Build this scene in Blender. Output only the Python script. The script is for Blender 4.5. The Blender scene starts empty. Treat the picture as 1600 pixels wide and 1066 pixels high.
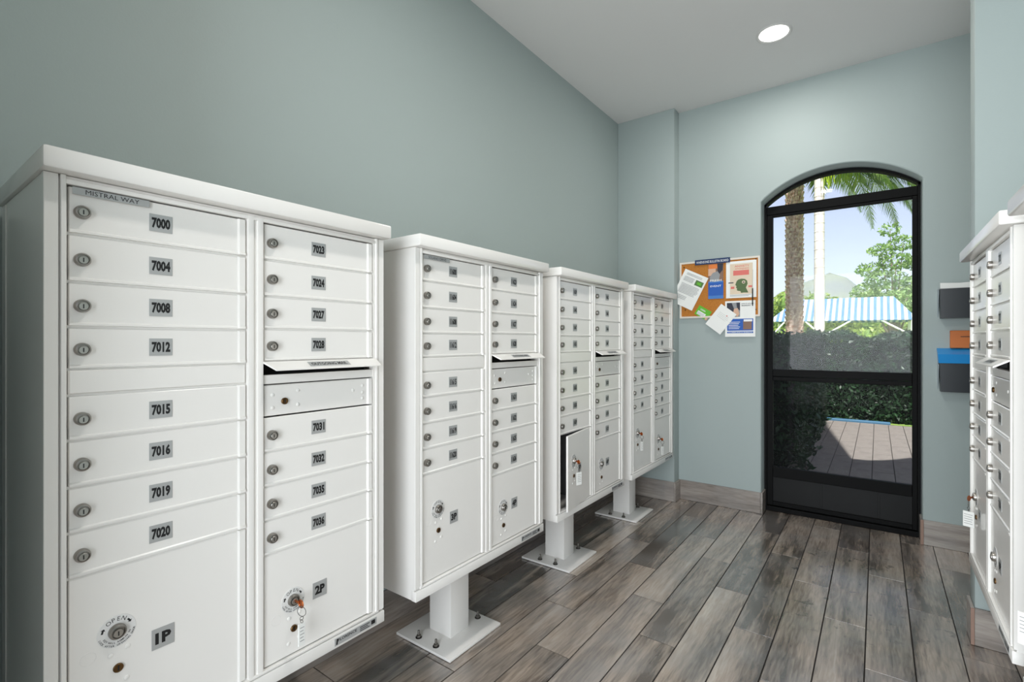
import bpy, bmesh, math, random
from mathutils import Vector, Matrix
PI = math.pi
random.seed(7)
S = bpy.context.scene
COL = S.collection

# ------------------------------------------------------------------ camera
cam_d = bpy.data.cameras.new('camera')
cam_d.sensor_width = 36.0
cam_d.lens = 765.3 / 1600 * 36
cam_d.shift_x = -0.00738
cam_d.shift_y = 0.0008
cam_d.clip_start = 0.02
cam_d.clip_end = 1000
cam = bpy.data.objects.new('camera', cam_d)
COL.objects.link(cam)
cam.location = (0, 0, 1.224)
cam.rotation_euler = (PI / 2, 0, math.radians(36.1446))
S.camera = cam

# ------------------------------------------------------------------ world, sun, lights, exposure
SUN_DIR = Vector((-0.165, 0.986, -1.62)).normalized()
w = bpy.data.worlds.new('sky')
S.world = w
w.use_nodes = True
nt = w.node_tree
sky = nt.nodes.new('ShaderNodeTexSky')
sky.sky_type = 'NISHITA'
sky.sun_disc = False
sky.sun_elevation = math.radians(58)
sky.sun_rotation = math.radians(170)
sky.air_density = 0.9
sky.dust_density = 1.6
sky.ozone_density = 1.0
bg = nt.nodes['Background']
hs = nt.nodes.new('ShaderNodeHueSaturation')
hs.inputs['Saturation'].default_value = 0.62
nt.links.new(sky.outputs[0], hs.inputs['Color'])
tn = nt.nodes.new('ShaderNodeMix'); tn.data_type = 'RGBA'; tn.blend_type = 'MULTIPLY'; tn.inputs[0].default_value = 1.0
tn.inputs[7].default_value = (1.03, 0.975, 1.0, 1)
nt.links.new(hs.outputs[0], tn.inputs[6])
nt.links.new(tn.outputs[2], bg.inputs[0])
bg.inputs[1].default_value = 0.215

sun_d = bpy.data.lights.new('sun', 'SUN')
sun_d.energy = 9.5
sun_d.angle = math.radians(0.6)
sun_d.color = (1.0, 0.96, 0.9)
sun = bpy.data.objects.new('sun', sun_d)
COL.objects.link(sun)
sun.rotation_euler = SUN_DIR.to_track_quat('-Z', 'Y').to_euler()


def area_light(name, loc, direction, sx, sy, power, color, shape='RECTANGLE'):
    d = bpy.data.lights.new(name, 'AREA')
    d.shape = shape
    d.size = sx
    if shape == 'RECTANGLE':
        d.size_y = sy
    d.energy = power
    d.color = color
    o = bpy.data.objects.new(name, d)
    COL.objects.link(o)
    o.location = loc
    o.rotation_euler = Vector(direction).to_track_quat('-Z', 'Y').to_euler()
    return o


# daylight entering through the open entrance behind the camera
area_light('entrance_daylight', (-0.55, -1.7, 1.25), (0.04, 1, 0.0), 3.3, 2.2, 190, (0.87, 0.943, 1.0))
LAMP_POWER = 10

S.view_settings.view_transform = 'Standard'
S.view_settings.look = 'None'
S.view_settings.exposure = 0.0
S.view_settings.gamma = 1.0
S.view_settings.use_curve_mapping = False


# ------------------------------------------------------------------ helpers
def lin(c):
    return tuple(((v / 255) / 12.92 if v / 255 <= 0.04045 else ((v / 255 + 0.055) / 1.055) ** 2.4) for v in c) + (1.0,)


def mat(name, rgb, rough=0.5, metal=0.0, spec=None, bump=None, vary=None, emit=None):
    m = bpy.data.materials.new(name)
    m.use_nodes = True
    n = m.node_tree
    b = n.nodes['Principled BSDF']
    c = lin(rgb)
    b.inputs['Base Color'].default_value = c
    b.inputs['Roughness'].default_value = rough
    b.inputs['Metallic'].default_value = metal
    if spec is not None:
        b.inputs['Specular IOR Level'].default_value = spec
    if emit:
        b.inputs['Emission Color'].default_value = c
        b.inputs['Emission Strength'].default_value = emit
    if bump or vary:
        tc = n.nodes.new('ShaderNodeTexCoord')
    if bump:
        sc, st, dist = bump
        t = n.nodes.new('ShaderNodeTexNoise')
        t.inputs['Scale'].default_value = sc
        t.inputs['Detail'].default_value = 4
        n.links.new(tc.outputs['Object'], t.inputs['Vector'])
        bp = n.nodes.new('ShaderNodeBump')
        bp.inputs['Strength'].default_value = st
        bp.inputs['Distance'].default_value = dist
        n.links.new(t.outputs['Fac'], bp.inputs['Height'])
        n.links.new(bp.outputs[0], b.inputs['Normal'])
    if vary:
        sc, rgb2 = vary
        t = n.nodes.new('ShaderNodeTexNoise')
        t.inputs['Scale'].default_value = sc
        t.inputs['Detail'].default_value = 3
        n.links.new(tc.outputs['Object'], t.inputs['Vector'])
        r = n.nodes.new('ShaderNodeValToRGB')
        r.color_ramp.elements[0].position = 0.35
        r.color_ramp.elements[1].position = 0.65
        r.color_ramp.elements[0].color = c
        r.color_ramp.elements[1].color = lin(rgb2)
        n.links.new(t.outputs['Fac'], r.inputs[0])
        n.links.new(r.outputs[0], b.inputs['Base Color'])
    return m


def wood(name, dark, mid, light, rough=0.3, along=1, dirt=False):
    """wood-look tile; grain runs along object axis `along`"""
    m = bpy.data.materials.new(name)
    m.use_nodes = True
    n = m.node_tree
    L = n.links.new
    b = n.nodes['Principled BSDF']
    tc = n.nodes.new('ShaderNodeTexCoord')
    oi = n.nodes.new('ShaderNodeObjectInfo')
    mul = n.nodes.new('ShaderNodeMath'); mul.operation = 'MULTIPLY'; mul.inputs[1].default_value = 37.0
    L(oi.outputs['Random'], mul.inputs[0])
    add = n.nodes.new('ShaderNodeVectorMath'); add.operation = 'ADD'
    L(tc.outputs['Object'], add.inputs[0])
    cmb = n.nodes.new('ShaderNodeCombineXYZ')
    for i in range(3):
        L(mul.outputs[0], cmb.inputs[i])
    L(cmb.outputs[0], add.inputs[1])
    mp = n.nodes.new('ShaderNodeMapping')
    sc = [1, 1, 1]; sc[along] = 0.11
    mp.inputs['Scale'].default_value = sc
    L(add.outputs[0], mp.inputs[0])
    # long figure, distorted
    t1 = n.nodes.new('ShaderNodeTexNoise'); t1.inputs['Scale'].default_value = 9; t1.inputs['Detail'].default_value = 3
    t1.inputs['Distortion'].default_value = 0.8
    L(mp.outputs[0], t1.inputs['Vector'])
    t2 = n.nodes.new('ShaderNodeTexNoise'); t2.inputs['Scale'].default_value = 95; t2.inputs['Detail'].default_value = 5
    t2.inputs['Distortion'].default_value = 0.6
    L(mp.outputs[0], t2.inputs['Vector'])
    t3 = n.nodes.new('ShaderNodeTexNoise'); t3.inputs['Scale'].default_value = 5; t3.inputs['Detail'].default_value = 2
    L(add.outputs[0], t3.inputs['Vector'])
    r = n.nodes.new('ShaderNodeValToRGB')
    e = r.color_ramp.elements
    e[0].position = 0.30; e[0].color = lin(dark)
    e[1].position = 0.72; e[1].color = lin(light)
    k = e.new(0.5); k.color = lin(mid)
    m1 = n.nodes.new('ShaderNodeMath'); m1.operation = 'MULTIPLY_ADD'; m1.inputs[1].default_value = 0.34
    L(t2.outputs['Fac'], m1.inputs[0])
    m2 = n.nodes.new('ShaderNodeMath'); m2.operation = 'MULTIPLY_ADD'; m2.inputs[1].default_value = 0.75; m2.inputs[2].default_value = -0.14
    L(t1.outputs['Fac'], m2.inputs[0]); L(m2.outputs[0], m1.inputs[2])
    m3 = n.nodes.new('ShaderNodeMath'); m3.operation = 'MULTIPLY_ADD'; m3.inputs[1].default_value = 0.16
    L(oi.outputs['Random'], m3.inputs[0]); L(m1.outputs[0], m3.inputs[2])
    m4 = n.nodes.new('ShaderNodeMath'); m4.operation = 'SUBTRACT'; m4.inputs[1].default_value = 0.05
    L(m3.outputs[0], m4.inputs[0])
    L(m4.outputs[0], r.inputs[0])
    # tint patches: greyer areas
    mx = n.nodes.new('ShaderNodeMix'); mx.data_type = 'RGBA'; mx.blend_type = 'MIX'
    rr = n.nodes.new('ShaderNodeValToRGB'); rr.color_ramp.elements[0].position = 0.38; rr.color_ramp.elements[1].position = 0.75
    L(t3.outputs['Fac'], rr.inputs[0])
    mm = n.nodes.new('ShaderNodeMath'); mm.operation = 'MULTIPLY'; mm.inputs[1].default_value = 0.55
    L(rr.outputs[0], mm.inputs[0]); L(mm.outputs[0], mx.inputs[0])
    L(r.outputs[0], mx.inputs[6])
    mx.inputs[7].default_value = lin((142, 140, 138))
    col = mx.outputs[2]
    rough_out = None
    if dirt:
        geo = n.nodes.new('ShaderNodeNewGeometry')
        # damp footprints / smudges in front of the door
        t4 = n.nodes.new('ShaderNodeTexNoise'); t4.inputs['Scale'].default_value = 13; t4.inputs['Detail'].default_value = 5
        t4.inputs['Roughness'].default_value = 0.65
        L(geo.outputs['Position'], t4.inputs['Vector'])
        r4 = n.nodes.new('ShaderNodeValToRGB'); r4.color_ramp.elements[0].position = 0.60; r4.color_ramp.elements[1].position = 0.64
        L(t4.outputs['Fac'], r4.inputs[0])
        dst = n.nodes.new('ShaderNodeVectorMath'); dst.operation = 'DISTANCE'
        dst.inputs[1].default_value = (-0.14, 2.95, 0)
        L(geo.outputs['Position'], dst.inputs[0])
        r5 = n.nodes.new('ShaderNodeMapRange'); r5.inputs[1].default_value = 0.35; r5.inputs[2].default_value = 0.62
        r5.inputs[3].default_value = 0.75; r5.inputs[4].default_value = 0.0
        L(dst.outputs['Value'], r5.inputs[0])
        m5 = n.nodes.new('ShaderNodeMath'); m5.operation = 'MULTIPLY'
        L(r4.outputs[0], m5.inputs[0]); L(r5.outputs[0], m5.inputs[1])
        mx2 = n.nodes.new('ShaderNodeMix'); mx2.data_type = 'RGBA'
        L(m5.outputs[0], mx2.inputs[0]); L(col, mx2.inputs[6]); mx2.inputs[7].default_value = lin((50, 50, 49))
        col = mx2.outputs[2]
    L(col, b.inputs['Base Color'])
    b.inputs['Roughness'].default_value = rough
    b.inputs['Specular IOR Level'].default_value = 0.9
    b.inputs['Coat Weight'].default_value = 1.0 if dirt else 0.0
    b.inputs['Coat IOR'].default_value = 1.85
    b.inputs['Coat Roughness'].default_value = 0.2
    bp = n.nodes.new('ShaderNodeBump'); bp.inputs['Strength'].default_value = 0.25; bp.inputs['Distance'].default_value = 0.001
    L(t2.outputs['Fac'], bp.inputs['Height']); L(bp.outputs[0], b.inputs['Normal'])
    return m


M = {}
M['wall'] = mat('teal_wall_paint', (166, 177, 175), 0.55, spec=0.25, bump=(160, 0.18, 0.0012))
M['ceiling'] = mat('white_ceiling_paint', (226, 224, 222), 0.8, bump=(90, 0.2, 0.001))
M['tile'] = wood('wood_look_floor_tile', (78, 66, 56), (172, 156, 141), (214, 202, 188), 0.27, 1, dirt=True)
M['base_tile_x'] = wood('wood_look_base_tile_x', (112, 102, 94), (158, 148, 139), (196, 187, 177), 0.4, 0)
M['base_tile_y'] = wood('wood_look_base_tile_y', (112, 102, 94), (158, 148, 139), (196, 187, 177), 0.4, 1)
M['tile_edge'] = mat('fired_clay_tile_edge', (150, 122, 108), 0.7)
M['grout'] = mat('dark_grout', (36, 30, 25), 0.85, bump=(200, 0.3, 0.001))
M['white'] = mat('white_powder_coat', (237, 234, 229), 0.2, spec=0.5, bump=(420, 0.05, 0.0004))
M['white_in'] = mat('dull_inside_metal', (120, 120, 120), 0.6)
M['steel'] = mat('brushed_steel', (150, 146, 140), 0.32, 0.9)
M['steel_plug'] = mat('steel_lock_plug', (176, 172, 166), 0.28, 0.9)
M['bronze'] = mat('dark_brass', (104, 78, 48), 0.35, 0.9)
M['black'] = mat('black_print', (16, 16, 17), 0.5)
M['plate'] = mat('silver_number_plate', (178, 179, 178), 0.35, 0.25)
M['sticker'] = mat('clear_sticker', (226, 225, 222), 0.25)
M['shade_black'] = mat('painted_slot_shade', (12, 12, 12), 0.9)
M['copper'] = mat('copper_key', (176, 98, 52), 0.3, 0.85)
M['ring'] = mat('nickel_ring', (150, 148, 145), 0.25, 0.95)
M['tag'] = mat('white_plastic_tag', (236, 236, 232), 0.25)
M['tag_print'] = mat('grey_tag_print', (120, 120, 120), 0.5)
M['frame'] = mat('black_aluminium', (8, 8, 8), 0.55, 0.0, spec=0.12)
M['kick'] = mat('black_kick_sheet', (13, 13, 13), 0.5, spec=0.2, vary=(6, (17, 17, 16)))
M['bolt'] = mat('zinc_bolt', (118, 114, 108), 0.4, 0.85)
M['bolt_dark'] = mat('dark_washer', (52, 48, 45), 0.5, 0.6)
M['cork'] = mat('cork', (196, 128, 52), 0.85, bump=(250, 0.4, 0.001), vary=(160, (176, 108, 38)))
M['frame_white'] = mat('pale_board_frame', (226, 218, 206), 0.5)
M['navy'] = mat('navy_sign', (16, 48, 92), 0.4)
M['print_white'] = mat('white_lettering', (240, 240, 240), 0.5)
M['paper'] = mat('white_paper', (242, 242, 238), 0.7)
M['paper2'] = mat('cream_paper', (226, 208, 184), 0.7)
M['print_grey'] = mat('grey_print', (150, 152, 154), 0.7)
M['print_blue'] = mat('blue_print', (34, 92, 180), 0.6)
M['print_blue2'] = mat('mid_blue_print', (70, 126, 196), 0.6)
M['print_green'] = mat('bright_green_print', (100, 184, 42), 0.6)
M['print_olive'] = mat('olive_print', (86, 108, 66), 0.6)
M['print_leaf'] = mat('leaf_green_print', (84, 122, 62), 0.6)
M['print_red'] = mat('salmon_print', (222, 116, 106), 0.6)
M['print_orange'] = mat('orange_print', (226, 126, 58), 0.6)
M['print_skin'] = mat('beige_print', (216, 176, 150), 0.6)
M['print_dark'] = mat('charcoal_print', (44, 46, 60), 0.6)
M['print_brown'] = mat('brown_print', (134, 104, 88), 0.6)
M['bin'] = mat('black_plastic', (38, 42, 46), 0.35)
M['bin_clear'] = mat('pale_bracket', (176, 188, 192), 0.4)
M['blue_plastic'] = mat('blue_plastic', (40, 152, 226), 0.35)
M['orange_plastic'] = mat('orange_box', (206, 112, 44), 0.5)
M['lamp_trim'] = mat('white_lamp_trim', (210, 208, 205), 0.45)
M['lamp'] = mat('lamp_diffuser', (255, 252, 246), 0.5, emit=4.0)
M['stucco'] = mat('outside_stucco', (196, 188, 172), 0.9, bump=(80, 0.4, 0.003))
M['paver'] = mat('pale_concrete_paver', (128, 122, 116), 0.8, bump=(120, 0.3, 0.001), vary=(9, (116, 110, 105)))
M['ground'] = mat('garden_soil', (92, 84, 66), 0.95, vary=(3, (70, 80, 48)))
M['lawn'] = mat('lawn', (108, 138, 62), 0.95, vary=(2, (132, 156, 72)))
M['curb'] = mat('blue_painted_kerb', (62, 104, 132), 0.6)
M['palm_bark'] = mat('brown_palm_bark', (150, 118, 102), 0.9, bump=(40, 0.5, 0.01), vary=(14, (190, 168, 154)))
M['palm_boot'] = mat('cut_frond_stub', (222, 200, 188), 0.85, vary=(18, (164, 122, 104)))
M['white_bark'] = mat('pale_palm_bark', (232, 226, 218), 0.8, bump=(30, 0.3, 0.006), vary=(6, (214, 205, 195)))
M['post'] = mat('white_post_paint', (240, 240, 238), 0.5)
M['hill'] = mat('hazy_hill', (112, 118, 116), 1.0, spec=0.0, vary=(0.06, (122, 130, 112)))
M['trunk'] = mat('grey_trunk', (120, 104, 88), 0.9)


def leaf_mat(name, a, b_, trans=0.35):
    m = bpy.data.materials.new(name); m.use_nodes = True
    n = m.node_tree; L = n.links.new
    out = n.nodes['Material Output']; pb = n.nodes['Principled BSDF']
    tc = n.nodes.new('ShaderNodeTexCoord')
    t = n.nodes.new('ShaderNodeTexNoise'); t.inputs['Scale'].default_value = 5; t.inputs['Detail'].default_value = 6
    t.inputs['Roughness'].default_value = 0.7
    L(tc.outputs['Object'], t.inputs['Vector'])
    r = n.nodes.new('ShaderNodeValToRGB')
    r.color_ramp.elements[0].position = 0.38; r.color_ramp.elements[0].color = lin(a)
    r.color_ramp.elements[1].position = 0.62; r.color_ramp.elements[1].color = lin(b_)
    L(t.outputs['Fac'], r.inputs[0]); L(r.outputs[0], pb.inputs['Base Color'])
    pb.inputs['Roughness'].default_value = 0.5
    tr = n.nodes.new('ShaderNodeBsdfTranslucent'); L(r.outputs[0], tr.inputs[0])
    mx = n.nodes.new('ShaderNodeMixShader'); mx.inputs[0].default_value = trans
    L(pb.outputs[0], mx.inputs[1]); L(tr.outputs[0], mx.inputs[2]); L(mx.outputs[0], out.inputs[0])
    return m


M['hedge'] = leaf_mat('shaded_hedge_leaf', (14, 40, 18), (32, 66, 32), 0.15)  # leaf colour kept dark in place of shade falling on the hedge
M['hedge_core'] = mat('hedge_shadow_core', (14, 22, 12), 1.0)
M['bush'] = leaf_mat('sunlit_bush_leaf', (112, 142, 50), (170, 186, 90))
M['bush_core'] = mat('bush_inner', (96, 124, 56), 1.0)
M['tree_leaf'] = leaf_mat('pale_tree_leaf', (108, 146, 76), (156, 182, 108))
M['frond'] = leaf_mat('palm_frond_leaf', (112, 150, 70), (168, 190, 110), 0.45)
M['strand'] = leaf_mat('lime_flower_strand', (176, 206, 40), (206, 226, 70), 0.4)

# glass with a film of dust
def glass(name, dust, tint, ior=1.4):
    g = bpy.data.materials.new(name); g.use_nodes = True
    n = g.node_tree; L = n.links.new
    n.nodes.remove(n.nodes['Principled BSDF'])
    tr = n.nodes.new('ShaderNodeBsdfTransparent'); tr.inputs[0].default_value = tint
    gl = n.nodes.new('ShaderNodeBsdfGlossy'); gl.inputs['Roughness'].default_value = 0.02
    df = n.nodes.new('ShaderNodeBsdfDiffuse'); df.inputs[0].default_value = (0.8, 0.84, 0.86, 1)
    lw = n.nodes.new('ShaderNodeFresnel'); lw.inputs['IOR'].default_value = ior
    m1 = n.nodes.new('ShaderNodeMixShader'); L(lw.outputs[0], m1.inputs[0]); L(tr.outputs[0], m1.inputs[1]); L(gl.outputs[0], m1.inputs[2])
    m2 = n.nodes.new('ShaderNodeMixShader')
    tc = n.nodes.new('ShaderNodeTexCoord'); t = n.nodes.new('ShaderNodeTexNoise'); t.inputs['Scale'].default_value = 4; t.inputs['Detail'].default_value = 5
    L(tc.outputs['Object'], t.inputs['Vector'])
    mr = n.nodes.new('ShaderNodeMapRange'); mr.inputs[1].default_value = 0.3; mr.inputs[2].default_value = 0.8
    mr.inputs[3].default_value = dust * 0.6; mr.inputs[4].default_value = dust * 1.5
    L(t.outputs['Fac'], mr.inputs[0]); L(mr.outputs[0], m2.inputs[0])
    L(m1.outputs[0], m2.inputs[1]); L(df.outputs[0], m2.inputs[2])
    L(m2.outputs[0], n.nodes['Material Output'].inputs[0])
    return g


M['glass'] = glass('dusty_glass', 0.026, (0.97, 0.99, 1, 1), 1.2)
M['glass_low'] = glass('tinted_screen', 0.006, (0.88, 0.89, 0.9, 1), 1.06)


def awning_mat():
    m = bpy.data.materials.new('striped_awning_canvas'); m.use_nodes = True
    n = m.node_tree; L = n.links.new; b = n.nodes['Principled BSDF']
    tc = n.nodes.new('ShaderNodeTexCoord'); sp = n.nodes.new('ShaderNodeSeparateXYZ'); L(tc.outputs['Object'], sp.inputs[0])
    a = n.nodes.new('ShaderNodeMath'); a.operation = 'MULTIPLY'; a.inputs[1].default_value = 1 / 0.235; L(sp.outputs[0], a.inputs[0])
    f = n.nodes.new('ShaderNodeMath'); f.operation = 'FRACT'; L(a.outputs[0], f.inputs[0])
    g = n.nodes.new('ShaderNodeMath'); g.operation = 'GREATER_THAN'; g.inputs[1].default_value = 0.5; L(f.outputs[0], g.inputs[0])
    mx = n.nodes.new('ShaderNodeMix'); mx.data_type = 'RGBA'; L(g.outputs[0], mx.inputs[0])
    mx.inputs[6].default_value = lin((180, 186, 194)); mx.inputs[7].default_value = lin((76, 112, 160))
    L(mx.outputs[2], b.inputs['Base Color']); b.inputs['Roughness'].default_value = 0.8
    return m


M['awning'] = awning_mat()


class MB:
    def __init__(s):
        s.v = []; s.f = []; s.mi = []; s.mats = []

    def _m(s, m):
        if m not in s.mats:
            s.mats.append(m)
        return s.mats.index(m)

    def add(s, verts, faces, m):
        o = len(s.v); k = s._m(m)
        s.v += [tuple(x) for x in verts]
        for f in faces:
            s.f.append(tuple(i + o for i in f)); s.mi.append(k)
        return s

    def box(s, x0, x1, y0, y1, z0, z1, m, bev=0.0):
        if bev > 0:
            bm = bmesh.new()
            bmesh.ops.create_cube(bm, size=1)
            for v in bm.verts:
                v.co = Vector(((x0 + x1) / 2 + v.co.x * (x1 - x0), (y0 + y1) / 2 + v.co.y * (y1 - y0), (z0 + z1) / 2 + v.co.z * (z1 - z0)))
            bmesh.ops.bevel(bm, geom=bm.edges[:], offset=bev, segments=2 if bev < 0.006 else 4, affect='EDGES', profile=0.5)
            bm.verts.index_update()
            s.add([v.co[:] for v in bm.verts], [[v.index for v in f.verts] for f in bm.faces], m)
            bm.free()
            return s
        v = [(x, y, z) for x in (x0, x1) for y in (y0, y1) for z in (z0, z1)]
        f = [(0, 1, 3, 2), (4, 6, 7, 5), (0, 4, 5, 1), (2, 3, 7, 6), (0, 2, 6, 4), (1, 5, 7, 3)]
        return s.add(v, f, m)

    def cyl(s, a, b, r0, r1, m, n=20, caps=True):
        a = Vector(a); b = Vector(b); d = (b - a).normalized()
        u = d.orthogonal().normalized(); w_ = d.cross(u)
        v = []
        for p, r in ((a, r0), (b, r1)):
            for i in range(n):
                t = 2 * PI * i / n
                v.append(p + r * (math.cos(t) * u + math.sin(t) * w_))
        f = [(i, (i + 1) % n, n + (i + 1) % n, n + i) for i in range(n)]
        if caps:
            f += [tuple(range(n - 1, -1, -1)), tuple(range(n, 2 * n))]
        return s.add(v, f, m)

    def lathe(s, c, axis, prof, m, n=24):
        """prof: (radius, distance along axis)"""
        c = Vector(c); d = Vector(axis).normalized(); u = d.orthogonal().normalized(); w_ = d.cross(u)
        v = []
        for r, h in prof:
            for i in range(n):
                t = 2 * PI * i / n
                v.append(c + d * h + r * (math.cos(t) * u + math.sin(t) * w_))
        f = []
        for k in range(len(prof) - 1):
            for i in range(n):
                f.append((k * n + i, k * n + (i + 1) % n, (k + 1) * n + (i + 1) % n, (k + 1) * n + i))
        if prof[-1][0] > 0:
            f.append(tuple((len(prof) - 1) * n + i for i in range(n)))
        return s.add(v, f, m)

    def tube(s, pts, radii, m, n=8, caps=True):
        v = []
        P = [Vector(p) for p in pts]
        for k, p in enumerate(P):
            d = (P[min(k + 1, len(P) - 1)] - P[max(k - 1, 0)]).normalized()
            u = d.cross(Vector((0.3, 0.2, 1))).normalized() if abs(d.z) < 0.95 else d.cross(Vector((0, 1, 0))).normalized()
            w_ = d.cross(u)
            for i in range(n):
                t = 2 * PI * i / n
                v.append(p + radii[k] * (math.cos(t) * u + math.sin(t) * w_))
        f = [(k * n + i, k * n + (i + 1) % n, (k + 1) * n + (i + 1) % n, (k + 1) * n + i) for k in range(len(P) - 1) for i in range(n)]
        if caps:
            f += [tuple(range(n)), tuple(range((len(P) - 1) * n, len(P) * n))]
        return s.add(v, f, m)

    def torus(s, c, R, r, u, w_, m, n=20, k=8):
        c = Vector(c); u = Vector(u).normalized(); w_ = Vector(w_).normalized(); q = u.cross(w_)
        v = []
        for i in range(n):
            t = 2 * PI * i / n; d = math.cos(t) * u + math.sin(t) * w_
            for j in range(k):
                p = 2 * PI * j / k
                v.append(c + d * (R + r * math.cos(p)) + q * r * math.sin(p))
        f = [(i * k + j, ((i + 1) % n) * k + j, ((i + 1) % n) * k + (j + 1) % k, i * k + (j + 1) % k) for i in range(n) for j in range(k)]
        return s.add(v, f, m)

    def grid(s, ys, zs, h, back, m):
        """raised panel facing +x: x = h(i, j), closed by a back"""
        ny, nz = len(ys), len(zs)
        v = [(h(i, j), ys[i], zs[j]) for i in range(ny) for j in range(nz)]
        f = [(i * nz + j, (i + 1) * nz + j, (i + 1) * nz + j + 1, i * nz + j + 1) for i in range(ny - 1) for j in range(nz - 1)]
        o = len(v)
        ring = [(i, 0) for i in range(ny)] + [(ny - 1, j) for j in range(1, nz)] + [(i, nz - 1) for i in range(ny - 2, -1, -1)] + [(0, j) for j in range(nz - 2, 0, -1)]
        for (i, j) in ring:
            v.append((back, ys[i], zs[j]))
        K = len(ring)
        for k in range(K):
            a = ring[k]; b = ring[(k + 1) % K]
            f.append((a[0] * nz + a[1], o + k, o + (k + 1) % K, b[0] * nz + b[1]))
        f.append(tuple(o + k for k in range(K - 1, -1, -1)))
        return s.add(v, f, m)

    def prism(s, poly, axis, a, b, m):
        """poly of 2-d points in the two other axes, extruded a..b along axis"""
        def P(p, t):
            q = list(p); q.insert(axis, t); return tuple(q)
        n = len(poly)
        v = [P(p, a) for p in poly] + [P(p, b) for p in poly]
        f = [(i, (i + 1) % n, n + (i + 1) % n, n + i) for i in range(n)] + [tuple(range(n - 1, -1, -1)), tuple(range(n, 2 * n))]
        return s.add(v, f, m)

    def mesh(s, name, smooth=False):
        me = bpy.data.meshes.new(name)
        me.from_pydata(s.v, [], s.f)
        for m in s.mats:
            me.materials.append(m)
        me.polygons.foreach_set('material_index', s.mi)
        me.update()
        bm = bmesh.new(); bm.from_mesh(me)
        bmesh.ops.recalc_face_normals(bm, faces=bm.faces[:])
        bm.to_mesh(me); bm.free()
        if smooth:
            me.polygons.foreach_set('use_smooth', [True] * len(me.polygons))
            me.set_sharp_from_angle(angle=math.radians(38))
        return me

    def raw(s, name):
        me = bpy.data.meshes.new(name)
        me.from_pydata(s.v, [], s.f)
        for m in s.mats:
            me.materials.append(m)
        me.polygons.foreach_set('material_index', s.mi)
        me.update()
        return me


def link(name, me, parent=None, loc=(0, 0, 0), rot=(0, 0, 0)):
    o = bpy.data.objects.new(name, me)
    COL.objects.link(o)
    o.location = loc; o.rotation_euler = rot
    if parent:
        o.parent = parent
    return o


def tag(o, label=None, cat=None, group=None, kind=None):
    if label: o['label'] = label
    if cat: o['category'] = cat
    if group: o['group'] = group
    if kind: o['kind'] = kind
    return o


def empty(name, loc=(0, 0, 0), rz=0):
    o = bpy.data.objects.new(name, None); COL.objects.link(o)
    o.location = loc; o.rotation_euler = (0, 0, rz); o.empty_display_size = 0.05
    return o


_tc = {}


def text_geo(s, bold=0.0, shear=0.0):
    """unit-height text as (verts, faces, width); x right, y up, centred"""
    key = (s, bold, shear)
    if key in _tc:
        return _tc[key]
    c = bpy.data.curves.new('t', 'FONT')
    c.body = s; c.size = 1; c.resolution_u = 2; c.offset = bold; c.fill_mode = 'FRONT'; c.shear = shear
    o = bpy.data.objects.new('t', c); COL.objects.link(o)
    me = o.to_mesh()
    v = [p.co.copy() for p in me.vertices]; f = [tuple(p.vertices) for p in me.polygons]
    o.to_mesh_clear(); bpy.data.objects.remove(o); bpy.data.curves.remove(c)
    x0 = min(p.x for p in v); x1 = max(p.x for p in v); y0 = min(p.y for p in v); y1 = max(p.y for p in v)
    H = max(y1 - y0, 1e-6)
    v = [((p.x - (x0 + x1) / 2) / H, (p.y - (y0 + y1) / 2) / H) for p in v]
    _tc[key] = (v, f, (x1 - x0) / H)
    return _tc[key]


def put_text(mb, s, ox, cy, cz, w_, h, m, bold=0.0, mirror=False, rot=0.0, plane='x', shear=0.0):
    """text facing +x in plane x=ox (centre cy, cz), stretched to w_ x h"""
    v, f, W = text_geo(s, bold, shear)
    sx = w_ / W if w_ else h
    out = []
    for (x, y) in v:
        a, b = x * sx, y * h
        a, b = a * math.cos(rot) - b * math.sin(rot), a * math.sin(rot) + b * math.cos(rot)
        if plane == 'x':
            out.append((ox, cy + a, cz + b))
        else:                       # facing -y : x right, z up
            out.append((cy + a, ox, cz + b))
    mb.add(out, f, m)


def arc_text(mb, s, ox, cy, cz, R, h, a0, a1, m, bold=0.0, inward=False):
    n = len(s)
    for i, ch in enumerate(s):
        if ch == ' ':
            continue
        t = a0 + (a1 - a0) * (i / (n - 1))
        rot = t - PI / 2 if not inward else t + PI / 2
        put_text(mb, ch, ox, cy + R * math.cos(t), cz + R * math.sin(t), None, h, m, bold, rot=rot)


# ------------------------------------------------------------------ structure
XW, YP, XJ, YB, ZC = -1.7217, 3.7251, -1.2546, 3.8324, 3.0146
XR_WALL = 0.80
DOOR_Y = 3.97


def struct(name, mb, smooth=False, **k):
    return tag(link(name, mb.mesh(name, smooth)), kind='structure', **k)


# floor: grout bed and planks
fl = MB()
fl.box(XW - 0.15, XR_WALL + 0.15, -2.6, 4.02, -0.12, -0.0035, M['grout'])
floor = struct('floor', fl)
pitch, plen, x00 = 0.1535, 0.92, 0.115
_pl = {}
for c in range(-13, 5):
    xa = x00 + c * pitch; xb = xa + pitch
    phase = {1: 2.56, 2: 2.245, 0: 2.87}[c % 3]
    y = phase - 6 * plen
    while y < 3.97:
        ya, yb = y, y + plen
        y += plen
        A0, B0 = max(ya, -0.9), min(yb, 3.962)
        X0, X1 = max(xa, XW + 0.002), min(xb, XR_WALL - 0.002)
        if B0 - A0 < 0.03 or X1 - X0 < 0.02:
            continue
        key = (round(X1 - X0, 3), round(B0 - A0, 3))
        if key not in _pl:
            w_, l_ = key
            _pl[key] = MB().box(0.0022, w_ - 0.0022, 0.0018, l_ - 0.0018, -0.008, 0, M['tile'], 0.0004).mesh('plank')
        link('plank', _pl[key], floor, (X0, A0, 0))

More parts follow.
